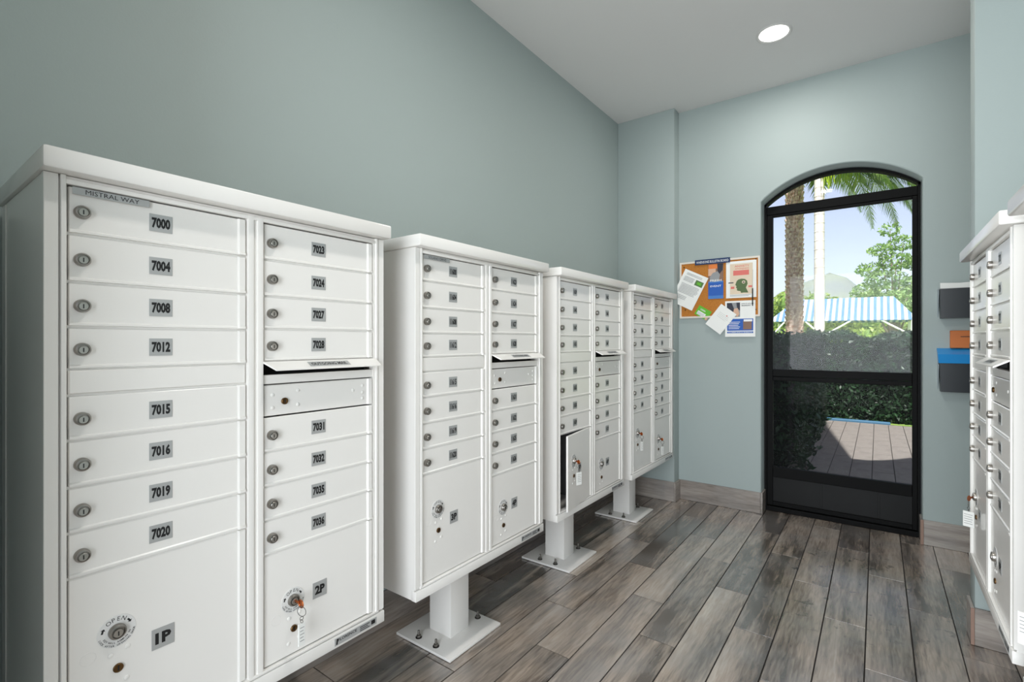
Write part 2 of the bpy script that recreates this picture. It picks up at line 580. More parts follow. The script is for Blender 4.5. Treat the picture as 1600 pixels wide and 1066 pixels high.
cl = MB(); cl.box(XW - 0.15, XR_WALL + 0.15, -2.6, 4.05, ZC, ZC + 0.16, M['ceiling'])
struct('ceiling', cl)
wl = MB(); wl.box(XW - 0.15, XW, -0.1, YP + 0.35, -0.1, ZC, M['wall'])
struct('wall_left', wl)
pw = MB(); pw.box(XW, XJ, YP, 4.05, 0, ZC, M['wall'], 0.004)
struct('wall_back_left', pw, smooth=True)
wr = MB(); wr.box(XR_WALL, XR_WALL + 0.15, -0.1, 4.05, -0.1, ZC, M['wall'])
struct('wall_right', wr)
WX = 0.318
pr_ = MB(); pr_.box(WX, XR_WALL, 2.685, 2.80, 0, ZC, M['wall'], 0.004)
struct('wall_right_wing', pr_, smooth=True)
# near wall with the wide open entrance the picture is taken from
wn = MB(); wn.box(XW, -1.02, -0.08, 0.03, 0, ZC, M['wall'])
wn.box(-1.02, 0.68, -0.08, 0.03, 2.45, ZC, M['wall']); wn.box(0.68, XR_WALL, -0.08, 0.03, 0, ZC, M['wall'])
struct('wall_near', wn)
# back wall with arched opening
ax0, ax1, zs_, za = -0.668, 0.222, 2.222, 2.395
acx = (ax0 + ax1) / 2; hw = (ax1 - ax0) / 2; rise = za - zs_; AR = (hw * hw + rise * rise) / (2 * rise)


def arc_z(x, off=0.0):
    return za - AR + math.sqrt(max((AR + off) ** 2 - (x - acx) ** 2, 0))


wb = MB(); Y0, Y1 = YB, 4.05
N = 40; bev = 0.008
xs = [ax0 + (ax1 - ax0) * i / N for i in range(N + 1)]
# front face ring built with softened plaster edge
def ring(y, off):
    pts = [(ax0 - off, 0.0), (ax0 - off, zs_)]
    pts += [(acx + (x - acx) * (1 + off / AR), arc_z(x) + off) for x in xs[1:-1]]
    pts += [(ax1 + off, zs_), (ax1 + off, 0.0)]
    return [(p[0], y, p[1]) for p in pts]


rings = [ring(Y0, bev), ring(Y0 + bev * 0.3, bev * 0.3), ring(Y0 + bev, 0), ring(Y1, 0)]
n_ = len(rings[0])
vv = [p for r in rings for p in r]
ff = [(k * n_ + i, k * n_ + i + 1, (k + 1) * n_ + i + 1, (k + 1) * n_ + i) for k in range(3) for i in range(n_ - 1)]
wb.add(vv, ff, M['wall'])
for y_, rg in ((Y0, rings[0]), (Y1, rings[3])):
    top = [(p[0], y_, ZC) for p in rg]
    v2 = list(rg) + top
    f2 = [(i, i + 1, n_ + i + 1, n_ + i) for i in range(1, n_ - 2)]
    wb.add(v2, f2, M['wall'])
    l0, l1 = rg[0][0], rg[-1][0]
    wb.add([(XJ, y_, 0), (l0, y_, 0), (l0, y_, ZC), (XJ, y_, ZC)], [(0, 1, 2, 3)], M['wall'])
    wb.add([(l1, y_, 0), (XR_WALL, y_, 0), (XR_WALL, y_, ZC), (l1, y_, ZC)], [(0, 1, 2, 3)], M['wall'])
wbm = wb.raw('wall_back')
sm = [k < 3 * (n_ - 1) for k in range(len(wbm.polygons))]
cen = Vector((acx, 0, 1.2))
bm = bmesh.new(); bm.from_mesh(wbm); bm.faces.ensure_lookup_table()
for k, f_ in enumerate(bm.faces):
    c_ = f_.calc_center_median(); n_f = f_.normal
    if k < 3 * (n_ - 1):
        want = Vector((cen.x - c_.x, -0.2 if c_.y < Y0 + bev else 0, cen.z - c_.z))
    else:
        want = Vector((0, -1 if c_.y < (Y0 + Y1) / 2 else 1, 0))
    if n_f.dot(want) < 0:
        f_.normal_flip()
bm.to_mesh(wbm); bm.free()
wbm.polygons.foreach_set('use_smooth', sm); wbm.set_sharp_from_angle(angle=math.radians(60))
tag(link('wall_back', wbm), kind='structure')

# baseboards (wood-look tile, 15 cm)
BT = 0.011; BH = 0.15


def baseboard(name, boxes):
    """boxes: (x0,x1,y0,y1,axis)"""
    root = None
    for (x0, x1, y0, y1, ax) in boxes:
        mb = MB(); mb.box(x0, x1, y0, y1, 0.001, BH, M['base_tile_x' if ax == 0 else 'base_tile_y'], 0.0015)
        if root is None:
            root = struct(name, mb)
        else:
            link('base_tile', mb.mesh('base_tile'), root)
    return root


bl = baseboard('baseboard_back', [(XJ + 0.013, ax0 - 0.004, YB - BT, YB, 0), (ax0 - 0.003, ax0 + BT, YB - BT, DOOR_Y - 0.03, 1)])
baseboard('baseboard_back_right', [(ax1 + 0.004, ax1 + 0.32, YB - BT, YB, 0), (ax1 - BT, ax1 + 0.003, YB - BT, DOOR_Y - 0.03, 1)])
baseboard('baseboard_back_left', [(XW + 0.012, XJ + 0.0, YP - BT, YP, 0), (XJ + 0.001, XJ + BT + 0.001, YP - BT, YB - 0.001, 1)])
baseboard('baseboard_left', [(XW, XW + BT, 0.03, YP - BT - 0.001, 1)])
baseboard('baseboard_right_wing', [(WX - 0.001, XR_WALL - 0.012, 2.685 - BT, 2.684, 0), (WX - BT - 0.001, WX - 0.001, 2.685 - BT + 0.006, 2.80, 1)])
baseboard('baseboard_right', [(XR_WALL - BT, XR_WALL, 0.03, 2.67, 1)])
te = MB(); te.box(WX - BT - 0.002, WX - 0.0015, 2.685 - BT - 0.001, 2.685 - BT + 0.0055, 0.001, BH - 0.001, M['tile_edge'], 0.001)
struct('trim_1', te)
te = MB(); te.box(ax1 - BT - 0.0005, ax1 + 0.0035, YB - BT - 0.003, YB - BT - 0.0003, 0.001, BH - 0.001, M['tile_edge'])
struct('trim_2', te)

# recessed ceiling lamps; the one above the first units is added, out of view
for i, (lx, ly, lab) in enumerate([(-0.485, 3.165, 'round recessed ceiling lamp glowing white near the arched door'),
                                   (-0.485, 1.15, 'round recessed ceiling lamp added above the first mailbox units, out of the frame')]):
    r_ = tag(empty('ceiling_lamp', (lx, ly, ZC)), lab, 'lamp', 'recessed ceiling lamps')
    t = MB(); t.lathe((0, 0, 0), (0, 0, -1), [(0.094, -0.002), (0.094, 0.004), (0.088, 0.006), (0.078, 0.002), (0.076, -0.004)], M['lamp_trim'], 48)
    link('trim_ring', t.mesh('trim_ring', True), r_)
    t = MB(); t.lathe((0, 0, 0), (0, 0, -1), [(0.079, -0.003), (0.079, 0.001), (0.074, 0.0025)], M['lamp'], 48)
    link('diffuser', t.mesh('diffuser', True), r_)
    al = area_light('ceiling_lamp_light', (lx, ly, ZC - 0.012), (0, 0, -1), 0.15, 0, LAMP_POWER * (1.0 if i == 0 else 1.55), (1.0, 0.97, 0.93), 'DISK')

# ------------------------------------------------------------------ arched door
door = tag(empty('door_1', (acx, DOOR_Y, 0)), 'black framed arched glass door at the far end of the room', kind='structure')
DX0, DX1 = ax0 + 0.004, ax1 - 0.004            # -0.664 .. 0.218


def dpart(name, mb, smooth=False, **k):
    for i in range(len(mb.v)):
        x, y, z = mb.v[i]; mb.v[i] = (x - acx, y - DOOR_Y, z)
    return tag(link(name, mb.mesh(name, smooth), door), **k)


def arch_band(y0, y1, x0, x1, off_out, off_in, m):
    """band following the arch between two offsets below the opening's edge"""
    mb = MB(); K = 36
    vs = []
    for i in range(K + 1):
        x = x0 + (x1 - x0) * i / K
        zo, zi = arc_z(x) - off_out, arc_z(x) - off_in
        vs += [(x, y0, zo), (x, y0, zi), (x, y1, zi), (x, y1, zo)]
    fs = []
    for i in range(K):
        for j in range(4):
            fs.append((i * 4 + j, i * 4 + (j + 1) % 4, (i + 1) * 4 + (j + 1) % 4, (i + 1) * 4 + j))
    fs += [(0, 1, 2, 3), (K * 4, K * 4 + 1, K * 4 + 2, K * 4 + 3)]
    mb.add(vs, fs, m)
    return mb


ja = MB()
ja.box(DX0, DX0 + 0.014, DOOR_Y - 0.03, DOOR_Y + 0.03, 0.0, zs_, M['frame'])
ja.box(DX1 - 0.014, DX1, DOOR_Y - 0.03, DOOR_Y + 0.03, 0.0, zs_, M['frame'])
dpart('jamb', ja)
dpart('arch_frame', arch_band(DOOR_Y - 0.03, DOOR_Y + 0.03, DX0, DX1, 0.004, 0.022, M['frame']), True)
dpart('sill', MB().box(DX0, DX1, DOOR_Y - 0.034, DOOR_Y + 0.04, 0.001, 0.035, M['frame'], 0.003))
# transom bar and leaf
dpart('transom_bar', MB().box(DX0 + 0.014, DX1 - 0.014, DOOR_Y - 0.024, DOOR_Y + 0.02, 2.145, 2.203, M['frame'], 0.002))
sx0, sx1 = -0.612, 0.178
for a, b in ((DX0 + 0.0145, sx0), (sx1, DX1 - 0.0145)):
    dpart('stile', MB().box(a, b, DOOR_Y - 0.02, DOOR_Y + 0.016, 0.04, 2.143, M['frame'], 0.002))
dpart('rail', MB().box(sx0, sx1, DOOR_Y - 0.022, DOOR_Y + 0.016, 0.975, 1.026, M['frame'], 0.003))
dpart('rail', MB().box(sx0, sx1, DOOR_Y - 0.018, DOOR_Y + 0.016, 0.943, 0.972, M['frame'], 0.003))
dpart('rail', MB().box(sx0, sx1, DOOR_Y - 0.02, DOOR_Y + 0.016, 0.245, 0.318, M['frame'], 0.003))
dpart('rail', MB().box(sx0, sx1, DOOR_Y - 0.02, DOOR_Y + 0.016, 2.128, 2.1435, M['frame'], 0.002))
dpart('rail', MB().box(sx0, sx1, DOOR_Y - 0.02, DOOR_Y + 0.016, 0.04, 0.068, M['frame'], 0.002))
kp = MB(); kp.box(sx0, sx1, DOOR_Y - 0.006, DOOR_Y + 0.006, 0.066, 0.247, M['kick'])
dpart('kick_panel', kp)
for x in (sx0 + 0.30, sx0 + 0.62):
    dpart('panel_batten', MB().box(x - 0.006, x + 0.006, DOOR_Y - 0.0095, DOOR_Y - 0.0062, 0.07, 0.243, M['kick'], 0.001))
ug = MB(); ug.box(sx0, sx1, DOOR_Y - 0.001, DOOR_Y + 0.001, 1.024, 2.13, M['glass'])
dpart('upper_pane', ug)
lg = MB(); lg.box(sx0, sx1, DOOR_Y - 0.001, DOOR_Y + 0.001, 0.316, 0.945, M['glass_low'])
dpart('lower_pane', lg)
ag = MB(); K = 24; vs = []
for i in range(K + 1):
    x = DX0 + 0.02 + (DX1 - DX0 - 0.04) * i / K
    vs += [(x, DOOR_Y + 0.004, 2.2), (x, DOOR_Y + 0.004, max(arc_z(x) - 0.02, 2.201))]
ag.add(vs, [(2 * i, 2 * i + 2, 2 * i + 3, 2 * i + 1) for i in range(K)], M['glass'])
dpart('arch_pane', ag)
for x in (-0.57, -0.25, 0.12):
    t = MB(); t.cyl((x, DOOR_Y - 0.034, arc_z(x) - 0.02), (x, DOOR_Y - 0.028, arc_z(x) - 0.02), 0.006, 0.007, M['frame'], 12)
    dpart('glazing_clip', t)
for (x, z) in ((-0.5, 1.04), (-0.22, 1.035), (0.06, 1.035)):
    t = MB(); t.cyl((x, DOOR_Y - 0.006, z), (x, DOOR_Y - 0.0015, z), 0.006, 0.007, M['frame'], 12)
    dpart('glazing_clip', t)

# ------------------------------------------------------------------ cluster mailbox units
W = 0.774; DEP = 0.42; ZB = 0.352; ZT = 1.5836
C1a, C1b = 0.034, 0.3625          # left column of doors
C2a, C2b = 0.4045, 0.7345         # right column
rowsL = [(1.4325, 1.5245), (1.3400, 1.4325), (1.2530, 1.3400), (1.1705, 1.2530), (1.0335, 1.1205), (0.9430, 1.0335), (0.8550, 0.9430), (0.7675, 0.8550)]
rowsR = [(1.4325, 1.5245), (1.3400, 1.4325), (1.2570, 1.3400), (1.1740, 1.2570), (0.9435, 1.0325), (0.8560, 0.9435), (0.7690, 0.8560), (0.6815, 0.7690)]
_dm = {}


def door_mesh(w_, h, lip=True):
    key = (round(w_, 4), round(h, 4), lip)
    if key in _dm:
        return _dm[key]
    g = 0.0018
    ys = [g, g + 0.0015, w_ - 0.020, w_ - 0.0165, w_ - 0.004, w_ - g]
    hy = [-0.008, -0.0055, -0.0055, -0.0005, -0.0005, -0.003]
    zs = [g, g + 0.001, g + 0.005, g + 0.0075, h - g - 0.0025, h - g]
    hz = [-0.004, 0.0, 0.0, 0.0, 0.0, -0.002]
    mb = MB()

    def hh(i, j):
        x = hy[i] + hz[j]
        if lip and j in (1, 2):
            x = max(x, hy[i] + 0.0028)
        return x
    mb.grid(ys, zs, hh, -0.014, M['white'])
    _dm[key] = mb.mesh('door', True)
    return _dm[key]


def body_meshes():
    d = {}
    b = MB(); w0 = M['white']
    b.box(-DEP, -0.006, 0.001, 0.004, ZB + 0.004, 1.541, w0); b.box(-DEP, -0.006, W - 0.004, W - 0.001, ZB + 0.004, 1.541, w0)
    b.box(-DEP, -DEP + 0.003, 0.004, W - 0.004, ZB + 0.004, 1.541, w0)
    b.box(-DEP, -0.004, 0.002, W - 0.002, ZB + 0.001, ZB + 0.004, w0)
    b.box(-DEP, -0.006, 0.004, W - 0.004, 1.538, 1.541, w0)
    b.box(-DEP + 0.003, -0.03, 0.382, 0.385, ZB + 0.004, 1.538, M['white_in'])
    # rear service door seam and side lap
    b.box(-DEP - 0.004, -DEP, 0.02, W - 0.02, ZB + 0.03, 1.52, w0, 0.0015)
    b.box(-DEP + 0.05, -DEP + 0.052, -0.0005, 0.001, ZB + 0.01, 1.538, w0)
    for (a, c, rows) in ((C1a, C1b, rowsL), (C2a, C2b, rowsR)):
        for (z0, z1) in rows:
            b.box(-DEP + 0.003, -0.035, a - 0.01, c + 0.01, z0 - 0.001, z0 + 0.001, M['white_in'])
    d['housing'] = b.mesh('housing')
    f = MB()
    st = [(0, -0.02), (0, -0.001), (0.001, 0), (0.0205, 0), (0.021, -0.006), (0.023, -0.006), (0.0235, 0.002), (0.0245, 0.003), (0.0305, 0.003), (0.0325, 0.000), (0.034, -0.007), (0.034, -0.02)]
    f.prism([(x, y) for (y, x) in st], 2, ZB + 0.04, 1.541, w0)
    f.prism([(x, W - y) for (y, x) in st], 2, ZB + 0.04, 1.541, w0)
    mu = [(C1b, -0.02), (C1b, -0.007), (C1b + 0.003, 0.0015), (C1b + 0.009, 0.0025), (C1b + 0.016, 0.0015), (C1b + 0.018, -0.002), (C1b + 0.024, -0.002), (C2a - 0.016, 0.0015), (C2a - 0.009, 0.0025), (C2a - 0.003, 0.0015), (C2a, -0.007), (C2a, -0.02)]
    f.prism([(x, y) for (y, x) in mu], 2, ZB + 0.038, 1.535, w0)
    # filler between right column and right stile
    f.box(-0.02, -0.001, C2b, W - 0.034, ZB + 0.038, 1.535, w0)
    # top rails
    f.box(-0.02, 0.0015, 0.0235, W - 0.0235, 1.5255, 1.5345, w0, 0.001)
    f.box(-0.02, -0.003, 0.0235, W - 0.0235, 1.5355, 1.5405, w0)
    # bottom rails
    f.box(-0.02, 0.003, 0.021, W - 0.021, 0.389, 0.3955, w0, 0.0012)
    f.box(-0.02, 0.0035, 0.0, W, ZB, 0.3865, w0, 0.002)
    # rail backers behind the joints
    for (a, c, rows) in ((C1a, C1b, rowsL), (C2a, C2b, rowsR)):
        for (z0, z1) in rows:
            f.box(-0.024, -0.0085, a, c, z0 - 0.003, z0 + 0.003, w0)
    f.box(-0.024, -0.0085, C1a, C1b, 1.1175, 1.1235, w0)
    d['front_frame'] = f.mesh('front_frame', True)
    c = MB(); c.box(-DEP - 0.012, 0.031, -0.0064, W + 0.0064, 1.5425, ZT, w0, 0.0055)
    d['hood'] = c.mesh('hood', True)
    return d


BM = body_meshes()


def lock_mesh(kind):
    m = MB()
    if kind == 'tenant':
        m.lathe((-0.007, 0, 0), (1, 0, 0), [(0.0128, 0), (0.0128, 0.008), (0.0114, 0.0115), (0.0094, 0.0120), (0.0088, 0.0095)], M['steel'], 28)
        m.lathe((-0.007, 0, -0.0012), (1, 0, 0), [(0.0074, 0.008), (0.0074, 0.0125), (0.0068, 0.0132)], M['steel_plug'], 24)
        m.box(0.0058, 0.0066, -0.0009, 0.0009, -0.0052, 0.003, M['black'])
    elif kind == 'parcel':
        m.lathe((-0.006, 0, 0), (1, 0, 0), [(0.0150, 0), (0.0150, 0.008), (0.0135, 0.0105), (0.0112, 0.011), (0.0106, 0.007)], M['steel'], 28)
        m.lathe((-0.006, 0, -0.0015), (1, 0, 0), [(0.0085, 0.006), (0.0085, 0.0115), (0.0078, 0.0125)], M['steel_plug'], 24)
        m.box(0.006, 0.0068, -0.001, 0.001, -0.006, 0.003, M['black'])
    else:
        m.lathe((-0.006, 0, 0), (1, 0, 0), [(0.0088, 0), (0.0088, 0.0035), (0.0078, 0.0045), (0.006, 0.0038)], M['bronze'], 24)
        m.box(-0.0024, -0.0012, -0.0012, 0.0012, -0.005, 0.005, M['black'])
    return m.mesh('lock', True)


LM = {k: lock_mesh(k) for k in ('tenant', 'parcel', 'master')}


def sticker_mesh():
    s = MB()
    s.lathe((-0.0054, 0, 0), (1, 0, 0), [(0.0320, 0), (0.0320, 0.0006), (0.0316, 0.0008)], M['sticker'], 40)
    x = -0.0044
    arc_text(s, 'OPEN', x, 0, 0, 0.0245, 0.0082, math.radians(124), math.radians(62), M['black'])
    arc_text(s, 'LOCK AFTER OPENING DOOR', x, 0, 0, 0.0288, 0.0036, math.radians(196), math.radians(350), M['black'], 0.02, inward=True)
    arc_text(s, 'KEY WILL REMAIN IN', x, 0, 0, 0.0228, 0.0036, math.radians(206), math.radians(338), M['black'], 0.02, inward=True)
    for a0, a1 in ((172, 148), (44, 22)):
        t0, t1 = math.radians(a0), math.radians(a1)
        P = []
        for k in range(5):
            t = t0 + (t1 - t0) * 0.6 * k / 4
            P.append((0.0228, t, 0.0262))
        vs = []
        for r0, t, r1 in P:
            vs += [(x, r0 * math.cos(t), r0 * math.sin(t)), (x, r1 * math.cos(t), r1 * math.sin(t))]
        s.add(vs, [(2 * i, 2 * i + 1, 2 * i + 3, 2 * i + 2) for i in range(4)], M['black'])
        tt = t0 + (t1 - t0) * 0.6
        s.add([(x, 0.0205 * math.cos(tt), 0.0205 * math.sin(tt)), (x, 0.0288 * math.cos(tt), 0.0288 * math.sin(tt)), (x, 0.0246 * math.cos(t1), 0.0246 * math.sin(t1))], [(0, 1, 2)], M['black'])
    return s.mesh('lock_sticker')


STK = sticker_mesh()
rv = MB(); rv.lathe((-0.0057, 0, 0), (1, 0, 0), [(0.0052, 0), (0.0046, 0.0012), (0.0025, 0.002), (0.0, 0.0023)], M['white'], 14)
RIV = rv.mesh('rivet', True)
rc = MB(); rc.torus((-0.0054, 0, 0), 0.0125, 0.0004, (0, 1, 0), (0, 0, 1), M['white'], 28, 6)
KNOCK = rc.mesh('knockout', True)
_pm = {}


def plate_mesh(txt, w_, h, mt='plate', ink='black', bold=0.05, tw=0.80, th=0.62):
    key = (txt, w_, h, mt)
    if key in _pm:
        return _pm[key]
    p = MB(); p.box(-0.0056, -0.0046, -w_ / 2, w_ / 2, -h / 2, h / 2, M[mt], 0.0004)
    # rounded corner rim
    put_text(p, txt, -0.0044, 0, 0, w_ * tw, h * th, M[ink], bold)
    _pm[key] = p.mesh('number_plate')
    return _pm[key]


def maker_mesh():
    p = MB(); p.box(0.0034, 0.0043, -0.072, 0.072, -0.0105, 0.0105, M['plate'], 0.0003)
    put_text(p, 'FLORENCE', 0.0045, -0.030, 0.003, 0.062, 0.0078, M['black'], 0.02)
    p.add([(0.0045, -0.068, -0.008), (0.0045, -0.063, -0.008), (0.0045, -0.0605, 0.008), (0.0045, -0.0655, 0.008)], [(0, 1, 2, 3)], M['black'])
    for k in range(3):
        p.box(0.0043, 0.0045, 0.012, 0.046 - 0.006 * (k % 2), 0.0035 - 0.0052 * k, 0.0058 - 0.0052 * k, M['black'])
    p.box(0.0043, 0.0046, 0.052, 0.066, -0.0055, 0.0065, M['black'])
    return p.mesh('maker_plate')


MAKER = maker_mesh()


def slot_mesh():
    s = MB(); a, c = C2a - 0.001, C2b + 0.003
    # hood flap sloping out and down, top face carries the lettering
    pts = [(-0.004, 1.1735), (0.004, 1.1735), (0.036, 1.1545), (0.036, 1.1512), (0.0335, 1.1512), (0.003, 1.1690), (-0.004, 1.1690)]
    v = [(x, a - 0.002, z) for x, z in pts] + [(x, c + 0.003, z) for x, z in pts]
    # flap's front corners are cut in on the hinge side
    for i in (2, 3, 4):
        v[i] = (v[i][0], v[i][1] + 0.016, v[i][2])
        v[i + 7] = (v[i + 7][0], v[i + 7][1] - 0.004, v[i + 7][2])
    n = 7
    f = [(i, (i + 1) % n, n + (i + 1) % n, n + i) for i in range(n)] + [tuple(range(n - 1, -1, -1)), tuple(range(n, 2 * n))]
    s.add(v, f, M['white'])
    return s.mesh('slot_flap')


SLOT = slot_mesh()
sb = MB()
sb.box(-0.02, -0.004, C2a, C2b, 1.1165, 1.1395, M['white'], 0.001)
SLOT_BACK = sb.mesh('slot_sill')
sd = MB(); sd.box(-0.05, -0.045, C2a, C2b, 1.13, 1.172, M['shade_black']); sd.box(-0.05, -0.005, C2a, C2b, 1.128, 1.139, M['shade_black'])  # near-black sheets stand in for the shade inside the slot
SLOT_DARK = sd.mesh('slot_throat_shade')
sl = MB(); v, f, Wt = text_geo('OUTGOING MAIL', 0.02)
def slope_pt(a, b):         # a along y, b up the slope 0..1
    x = 0.036 - 0.032 * b; z = 1.1545 + 0.019 * b + 0.0006
    return (x, a, z)
ycm = (C2a + C2b) / 2 + 0.005
sl.add([slope_pt(ycm - 0.062, 0.2), slope_pt(ycm + 0.062, 0.2), slope_pt(ycm + 0.062, 0.8), slope_pt(ycm - 0.062, 0.8)], [(0, 1, 2, 3)], M['plate'])
sl.add([tuple(Vector(slope_pt(ycm + x * 0.108 / Wt, 0.5 + y * 0.34)) + Vector((0.0002, 0, 0.0003))) for x, y in v], f, M['black'])
SLOT_LABEL = sl.mesh('slot_label')


def pedestal_meshes():
    cx = -0.2203; cy = W / 2
    p = MB()
    p.box(cx - 0.062, cx + 0.062, cy - 0.055, cy + 0.055, 0.012, ZB + 0.001, M['white'], 0.004)
    b = MB(); b.box(cx - 0.155, cx + 0.155, cy - 0.155, cy + 0.155, 0.002, 0.013, M['white'], 0.0015)
    t = MB()
    t.lathe((0, 0, 0.013), (0, 0, 1), [(0.013, 0), (0.013, 0.0025), (0.0, 0.0026)], M['bolt_dark'], 20)
    t.lathe((0, 0, 0.0155), (0, 0, 1), [(0.0095, 0), (0.0095, 0.008), (0.006, 0.009)], M['bolt'], 6)
    t.lathe((0, 0, 0.0245), (0, 0, 1), [(0.0048, 0), (0.0048, 0.016), (0.0042, 0.0175)], M['bolt'], 14)
    return p.mesh('pedestal', True), b.mesh('base_plate', True), t.mesh('anchor_bolt', True), cx, cy


PED, PLATE, BOLT, PCX, PCY = pedestal_meshes()
bf = MB(); bf.grid([C1a + 0.001, C1a + 0.004, C1b - 0.004, C1b - 0.001], [1.1225, 1.125, 1.167, 1.1695], lambda i, j: -0.003 if 0 < i < 3 and 0 < j < 3 else -0.006, -0.014, M['white'])
BLANK = bf.mesh('blank_panel')


def mailbox(loc, rz, label, numsL, numsR, parcels, street=None, ajar=False, plates=None, parts_full=True):
    u = tag(empty('mailbox_unit', loc, rz), label, 'mailbox', 'white cluster mailbox units')
    for k in ('housing', 'front_frame', 'hood'):
        link(k, BM[k], u)
    link('blank_panel', BLANK, u)
    for rows, (a, b), nums, lk, pc in ((rowsL, (C1a, C1b), numsL, 0.0215, 0.186), (rowsR, (C2a, C2b), numsR, 0.0215, 0.556)):
        for (z0, z1), nm in zip(rows, nums):
            d = link('door', door_mesh(b - a, z1 - z0), u, (0, a, z0))
            link('lock', LM['tenant'], d, (0.0016, lk, (z1 - z0) * 0.47))
            link('number_plate', plate_mesh(nm, 0.0425, 0.037), d, (0.0003, pc - a, (z1 - z0) * 0.5 + 0.001))
    # outgoing mail slot and its access door
    link('slot_flap', SLOT, u); link('slot_sill', SLOT_BACK, u); link('slot_throat_shade', SLOT_DARK, u)
    link('slot_label', SLOT_LABEL, u)
    z0, z1 = 1.0325, 1.1150
    d = link('access_door', door_mesh(C2b - C2a, z1 - z0, False), u, (0, C2a, z0))
    link('lock', LM['master'], d, (0.001, 0.0545, 0.037))
    for (y, z) in ((0.024, 0.055), (0.024, 0.022), (0.092, 0.062), (0.092, 0.024), (0.262, 0.048), (0.295, 0.060), (0.295, 0.022), (0.295, 0.040)):
        link('rivet', RIV, d, (0, y, z))
    # parcel doors
    for k, ((a, b), (z0, z1), lk, pc, zl) in enumerate((((C1a, C1b), (0.3965, 0.7675), 0.076, 0.156, 0.635), ((C2a, C2b), (0.3965, 0.6815), 0.078, 0.155, 0.540))):
        me = door_mesh(b - a, z1 - z0, False)
        d = link('parcel_door', me, u, (0, a, z0))
        if ajar and k == 0:                      # hinged at its right edge, slightly open
            d.location = (0.0, b, z0)
            d.rotation_euler = (0, 0, math.radians(8))
            d.location = (0.0 , b, z0)
            off = -(b - a)
        else:
            off = 0.0
        kids = []
        kids.append(link('lock_sticker', STK, d, (0, lk, zl - z0)))
        kids.append(link('lock', LM['parcel'], d, (0, lk, zl - z0)))
        kids.append(link('lock', LM['master'], d, (0, lk + 0.002, zl - z0 - 0.076)))
        if parcels:
            kids.append(link('number_plate', plate_mesh(parcels[k], 0.042, 0.044, th=0.55, tw=0.7), d, (0.0003, pc, zl - z0 - (0.050 if k == 0 else 0.002))))
        for (y, z) in ((-0.010, -0.046), (0.018, -0.040), (-0.012, -0.112), (0.016, -0.104)):
            kids.append(link('rivet', RIV, d, (0, lk + y, zl - z0 + z)))
        kids.append(link('knockout', KNOCK, d, (0, lk - 0.045, zl - z0 - 0.035)))
        if off:
            d.data = shifted(me, off)
            for o in kids:
                o.location.y += off
    if street:
        s = MB(); s.box(-0.0012, 0.0002, 0.0425 - 0.002, 0.164, 1.5085, 1.5225, M['plate'], 0.0004)
        put_text(s, street, 0.0004, 0.103, 1.5155, 0.086, 0.0088, M['black'], 0.0)
        link('street_plate', s.mesh('street_plate'), u)
    link('maker_plate', MAKER, u, (0, 0.672, 0.3695))
    p = link('pedestal', PED, u)
    link('base_plate', PLATE, p)
    for sx, sy in ((-1, -1), (1, -1), (1, 1), (-1, 1)):
        link('anchor_bolt', BOLT, p, (PCX + sx * 0.05, PCY + sy * 0.126, 0))
    return u


def shifted(me, dy):
    m = me.copy()
    for v in m.vertices:
        v.co.y += dy
    return m


def seq(base, L): return [str(base + i) for i in L]


XB = -1.246
oL, oR = (0, 4, 8, 12, 15, 16, 19, 20), (23, 24, 27, 28, 31, 32, 35, 36)
mailbox((XB, 0.212, 0), 0, 'white metal mailbox unit nearest the camera on the left wall, doors numbered 7000 to 7036', seq(7000, oL), seq(7000, oR), ('1P', '2P'), 'MISTRAL WAY')
mailbox((XB, 1.115, 0), 0, 'white mailbox unit second along the left wall, doors 11600 to 11636, with pedestal showing', seq(11600, oL), seq(11600, oR), ('3P', '4P'), 'SOLANO DRIVE')
mailbox((XB, 2.008, 0), 0, 'white mailbox unit third along the left wall, lower left parcel door standing ajar', seq(11639, oL), seq(11639, oR), ('5P', '6P'), None, ajar=True)
mailbox((XB, 2.895, 0), 0, 'white mailbox unit last along the left wall, beside the corner and the bulletin board', seq(11678, oL), seq(11678, oR), None)
XRB = 0.298
mailbox((XRB, 2.632, 0), PI, 'white mailbox unit on the right wall beside the wing wall, its door faces seen edge-on', seq(7100, oL), seq(7100, oR), ('7P', '8P'))
mailbox((XRB, 1.735, 0), PI, 'white mailbox unit cut off by the right edge of the photo, only a sliver showing', seq(7140, oL), seq(7140, oR), ('9P', '10P'))


